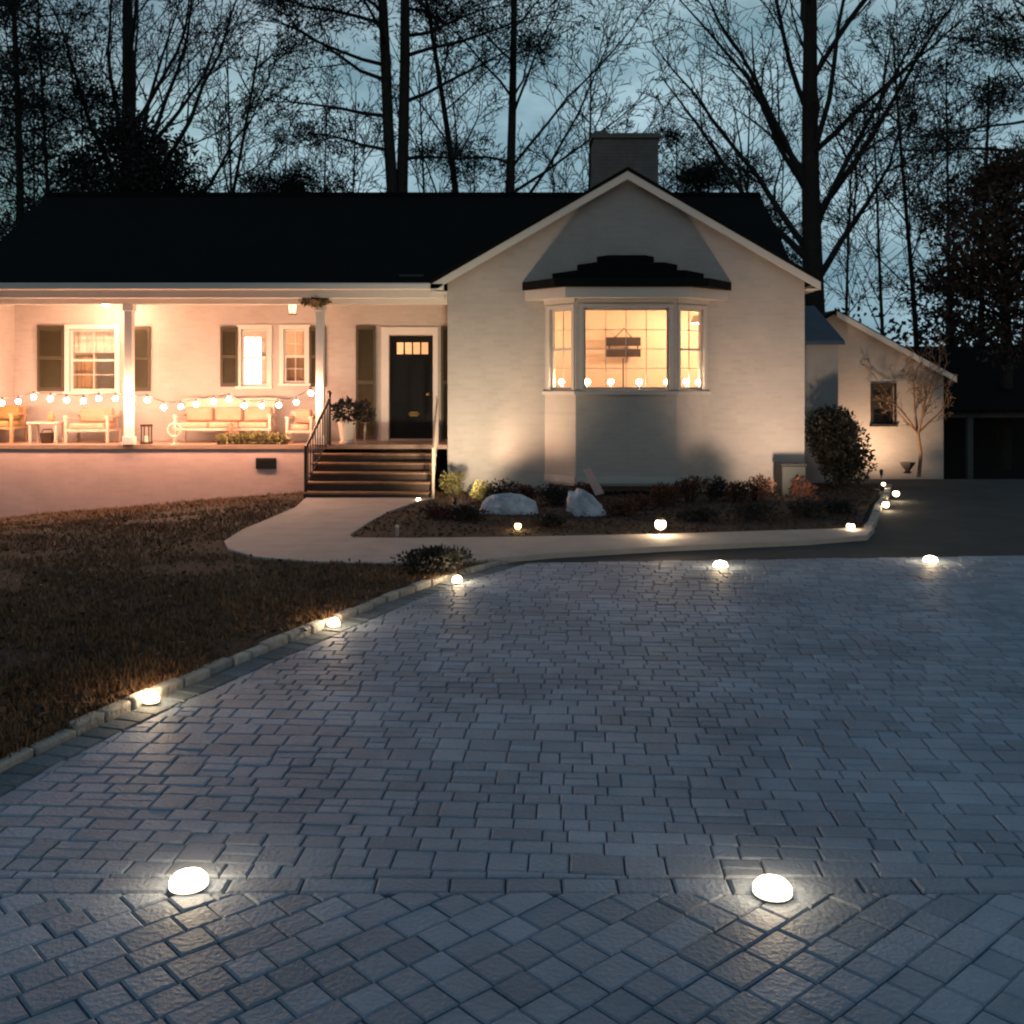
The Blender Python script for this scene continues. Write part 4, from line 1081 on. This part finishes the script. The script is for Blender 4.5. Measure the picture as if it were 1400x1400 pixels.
# vase shaped bare tree at left
Y_ = 29
lim = [(.40, 20, 34, 8.5), (.43, 350, 26, 8), (.41, 170, 28, 7), (.47, 10, 40, 6), (.36, 5, 62, 5.5), (.50, 190, 18, 6), (.45, 60, 22, 7), (.44, 300, 25, 6)]+auto_limbs(rt, 7, .5, .95, 32, 5)
bare_tree('bare_tree', 'vase shaped bare tree behind the left part of the porch roof', (wx(190,Y_),Y_,-.2), (wx(172,Y_),Y_,17.5), .36, rt, P1, lim)
# leaning pair in the middle
Y_ = 30
lim = auto_limbs(rt, 10, .42, .95, 48, 4.5)
bare_tree('bare_tree', 'slender bare tree leaning left behind the porch roof middle', (wx(655,Y_),Y_,-.2), (wx(578,Y_),Y_,14.5), .19, rt, P1, lim, bend=.1)
lim = [(.42, 5, 48, 7.5), (.5, 0, 42, 7), (.62, 178, 50, 5), (.36, 10, 58, 6)]+auto_limbs(rt, 9, .45, .95, 48, 5)
bare_tree('bare_tree', 'bare tree with wide right branches left of the chimney', (wx(676,Y_),Y_,-.2), (wx(712,Y_),Y_,17), .24, rt, P1, lim)
Y_ = 31
bare_tree('bare_tree', 'thin dark leaning tree between vase tree and twin pine', (wx(262,Y_),Y_,-.2), (wx(352,Y_),Y_,12.5), .12, rt, P1, auto_limbs(rt, 9, .5, .95, 55, 3))
Y_ = 31
bare_tree('bare_tree', 'thin bare tree over the outbuilding roof ridge', (wx(1262,Y_),Y_,-1), (wx(1225,Y_),Y_,12.5), .12, rt, P1, auto_limbs(rt, 12, .38, .95, 45, 4.2))
# twin trunk pine and other pines: needle sprays at the branch tips
def sprays(mname, n, rad, ln, wd, seed):
    def f(t_, tips):
        rr = random.Random(seed); b_ = MB()
        for q, d_ in tips:
            if rr.random() < .12: continue
            s_ = rad*rr.uniform(.6,1.4)
            leaves(b_, (q.x, q.y, q.z), (s_*1.5, s_*1.5, s_*.6), n, ln, wd, rr, .3, 0)
        b_.build('needles' if mname == 'needle' else 'leaves', mname, t_)
    return f
PP = dict(BARE, levels=3, n=[0,6,4], segs=[12,6,5,3], up=[0,.02,.03,.02], ang=[60,50,45], ratio=[.5,.42,.5], wob=.12, rmin=.012)
Y_ = 28
lim = [(t, az, 80, l) for t, az, l in ((.60,180,4.5),(.63,5,4.2),(.67,170,5),(.70,190,4),(.72,0,4.6),(.76,30,4),(.78,200,4.2),(.82,90,3),(.84,350,3.5),(.87,180,3.6),(.92,20,2.6),(.95,180,2.2),(.74,270,3.5),(.80,260,3),(.52,182,2.4),(.50,0,2.2))]
tw = thing('pine_tree', (wx(546,Y_),Y_,-.2), 'tall pine with two close parallel trunks rising behind the middle of the porch roof', 'tree')
tm = MB(); tips = []; cm = MB()
tA = [Vector((wx(p_,Y_),Y_,z_)) for p_, z_ in ((538,-.2),(538,3),(538,6),(536,7.5),(531,9),(527,11),(522,13),(519,15.5))]
tB = [Vector((wx(p_,Y_),Y_+.12,z_)) for p_, z_ in ((548,-.2),(548,3),(549,6),(549,7.5),(551,9),(553,11),(553,13),(555,16))]
for tt in (tA, tB): tm.tube([tuple(q) for q in tt], [.20,.19,.17,.16,.15,.14,.12,.09], 10, False)
tm.build('trunk', 'bark', tw, smooth=True)
for (t, az, an, l) in lim:
    tt = tA if 90 < az < 300 else tB; f = t*7; i = min(int(f), 6); q = tt[i].lerp(tt[i+1], f-i); a_, b_ = R(az), R(an)
    grow(cm, q, Vector((math.cos(a_)*math.sin(b_), math.sin(a_)*math.sin(b_), math.cos(b_))), l, .06, 1, rt, PP, tips)
cm.build('crown', 'twig', tw); sprays('needle', 60, .42, .22, .034, 1)(tw, tips)
def pine(label, px, Y_, h, r, t0, ln, nl, seed, n=26, rad=.34, m='needle', an=78, name='pine_tree', lf=(.22,.036), z0=-.2, group=None):
    rr = random.Random(seed)
    return bare_tree(name, label, (wx(px,Y_),Y_,z0), (wx(px-4,Y_),Y_,h), r, rr, PP, auto_limbs(rr, nl, t0, .98, an, ln), foliage=sprays(m, n, rad, *lf, seed), group=group)
pine('tall dark pine at the left edge with sparse clumps', 22, 27.5, 15.5, .18, .28, 3.4, 26, 31, n=34)
pine('slim dark pine second from the left edge', 62, 29, 13, .11, .35, 2.8, 22, 32, n=30)
pine('small pine spreading over the porch roof ridge left of the twin pines', 420, 33, 8.6, .10, .55, 3.0, 16, 33, n=44)
pine('small pine rising above the roof right of the chimney', 975, 33, 9.4, .10, .5, 3.0, 18, 34, n=44)
pine('broad dark pine at the top right corner', 1440, 27, 17, .22, .45, 5, 26, 35, n=54)
# dense evergreen behind the left roof
def dense_tree(name, label, px, Y_, zc, rad, lumps, n, ln, wd, m, seed, r=.16):
    rr = random.Random(seed); x = wx(px, Y_); t_ = thing(name, (x,Y_,-.2), label, 'tree')
    MB().tube([(x,Y_,-.2),(x+.1,Y_,zc*.5),(x,Y_,zc),(x+.1,Y_,zc+rad[2]*.85)], [r,r*.8,r*.5,.03], 8, False).build('trunk', 'bark', t_, smooth=True)
    b_ = MB(); c2 = MB()
    for k in range(lumps):
        while True:
            p_ = Vector((rr.uniform(-1,1), rr.uniform(-1,1), rr.uniform(-1,1)))
            if p_.length < 1: break
        taper = 1-.45*(p_.z+1)/2
        c = Vector((x+p_.x*rad[0]*taper, Y_+p_.y*rad[1]*taper, zc+p_.z*rad[2])); s_ = rr.uniform(.45,.95)
        c2.tube([(x, Y_, c.z-.6), tuple(c)], [.05,.012], 4, False)
        leaves(b_, tuple(c), (s_, s_, s_*.6), n, ln, wd, rr, .1, 0)
    c2.build('branches', 'twig', t_); b_.build('foliage', m, t_)
dense_tree('evergreen_tree', 'dense black evergreen mass rising over the left end of the roof', 180, 26.8, 6.2, (2.8,1.6,2.9), 125, 210, .15, .07, 'everleaf', 51)
dense_tree('evergreen_tree', 'low dark evergreen right of the dense mass over the left roof', 245, 27.5, 5.4, (1.5,1.2,1.2), 26, 170, .14, .06, 'everleaf', 52, .1)
dense_tree('oak_tree', 'broad tree holding brown leaves at the right edge of the view', 1372, 27.5, 5.6, (2.4,2.2,3.2), 78, 130, .17, .09, 'brownleaf', 53, .2)
dense_tree('oak_tree', 'smaller brown leaved tree behind the outbuilding roof end', 1300, 32, 4.6, (1.6,1.5,2.6), 26, 70, .16, .08, 'brownleaf', 54, .12)
pine('dark pine trunk with sparse sprays beyond the outbuilding, at the right', 1350, 33, 12, .14, .4, 3.2, 18, 36, n=36, z0=-1)
# small crepe tree in front of the garage
Y_ = 22.9
PC = dict(BARE, levels=4, n=[0,5,4,3], segs=[8,6,5,3,3], up=[0,.04,.03,.02], wob=.16, ang=[40,38,42,40], ratio=[.5,.5,.55,.6], rmin=.006)
ct = thing('ornamental_tree', (wx(1256,Y_),Y_,0), 'small bare many-branched ornamental tree before the outbuilding wall', 'tree')
b = MB(); b.tube([(wx(1256,Y_),Y_,0),(wx(1259,Y_),Y_,.5),(wx(1255,Y_),Y_,1.0)], [.05,.042,.035], 8, False); b.build('trunk', 'crepe', ct, smooth=True)
b = MB(); tp = []
for az, an, l in ((180,38,1.7),(160,22,1.9),(20,30,1.8),(0,48,1.3),(90,25,1.6),(270,30,1.4),(200,55,1.3),(340,18,1.9)):
    a_, e_ = R(az), R(an); grow(b, Vector((wx(1255,Y_),Y_,.98)), Vector((math.cos(a_)*math.sin(e_), math.sin(a_)*math.sin(e_), math.cos(e_))), l, .026, 1, rt, PC, tp)
b.build('crown', 'crepe', ct)
t_ = thing('planter', (wx(1241,22.7),22.7,0), 'dark square planter at the foot of the outbuilding wall', 'planter')
x = wx(1241,22.7); MB().lathe((x,22.7,.1), [(.06,0),(.10,.03),(.05,.06),(.17,.22),(.19,.25),(.16,.25)], 4).build('pot', 'pot', t_)
# background wood: bare tree prototypes copied
protos = []
PB = dict(BARE, levels=3, n=[0,6,5], segs=[12,7,5,4], up=[0,.05,.05], wob=.12, ang=[46,38,42], ratio=[.5,.5,.55], rmin=.016)
for k in range(3):
    rr = random.Random(900+k)
    protos.append(bare_tree('distant_tree', 'x', (0,0,0), (rr.uniform(-1,1),0,17), .13, rr, PB, auto_limbs(rr, 14, .25, .97, 40, 5.5), 'bare trees in the wood behind the house'))
spots = [(-40,56),(50,52),(125,48),(245,58),(315,50),(372,60),(440,48),(480,58),(590,50),(640,60),(760,54),(812,48),(880,58),(925,50),(1005,56),(1060,60),(1160,50),(1215,58),(1290,48),(1340,60),(1400,52)]
where = ['left of the porch roof end','above the left porch roof','above the roof between vase tree and twin pines','above the roof beside the twin pines','above the roof left of the chimney','right above the chimney','above the right roof slope','behind the tall straight bare tree','above the outbuilding','behind the brown leaved trees']
tone = ['straight','crooked','slightly leaning']
used = {}
for i, (px, Y_) in enumerate(spots):
    o = protos[i % 3] if i < 3 else copy_tree(protos[i % 3])
    o.location = (wx(px,Y_), Y_, -.4); o.rotation_euler.z = i*1.3; s_ = .85+.3*((i*37) % 10)/10; o.scale = (s_,s_,s_)
    w_ = where[min(9, max(0, int((px+60)/1500*10)))]
    dist = 'nearest' if Y_ < 47 else 'middle distance' if Y_ < 53 else 'farthest'
    lab = f'thin {dist} tree {w_}'
    used[lab] = used.get(lab, 0)+1
    if used[lab] > 1: lab = f'{tone[i%3]} {dist} bare tree {w_}'
    o['label'] = lab
# hedge / thicket mass behind garage at right and low dark woods
hd = MB(); rr = random.Random(88)
for k in range(90):
    x = rr.uniform(9.5, 27); y = rr.uniform(31, 35); leaves(hd, (x, y, rr.uniform(-.8, 2.6)), (1.0,.9,.7), 110, .22, .12, rr, .1, 0)
o = hd.build('thicket', 'everleaf'); o['kind'] = 'stuff'; tag(o, 'dark thicket of undergrowth behind the carport at the right', 'thicket')
hd = MB()
for k in range(170):
    x = rr.uniform(-55, 55); y = rr.uniform(62, 72); leaves(hd, (x, y, rr.uniform(0, 5.5)), (2.4,2,1.5), 60, .5, .3, rr, .1, 0)
o = hd.build('far_woods', 'everleaf'); o['kind'] = 'stuff'; tag(o, 'low dark far woods along the horizon behind everything', 'woods')
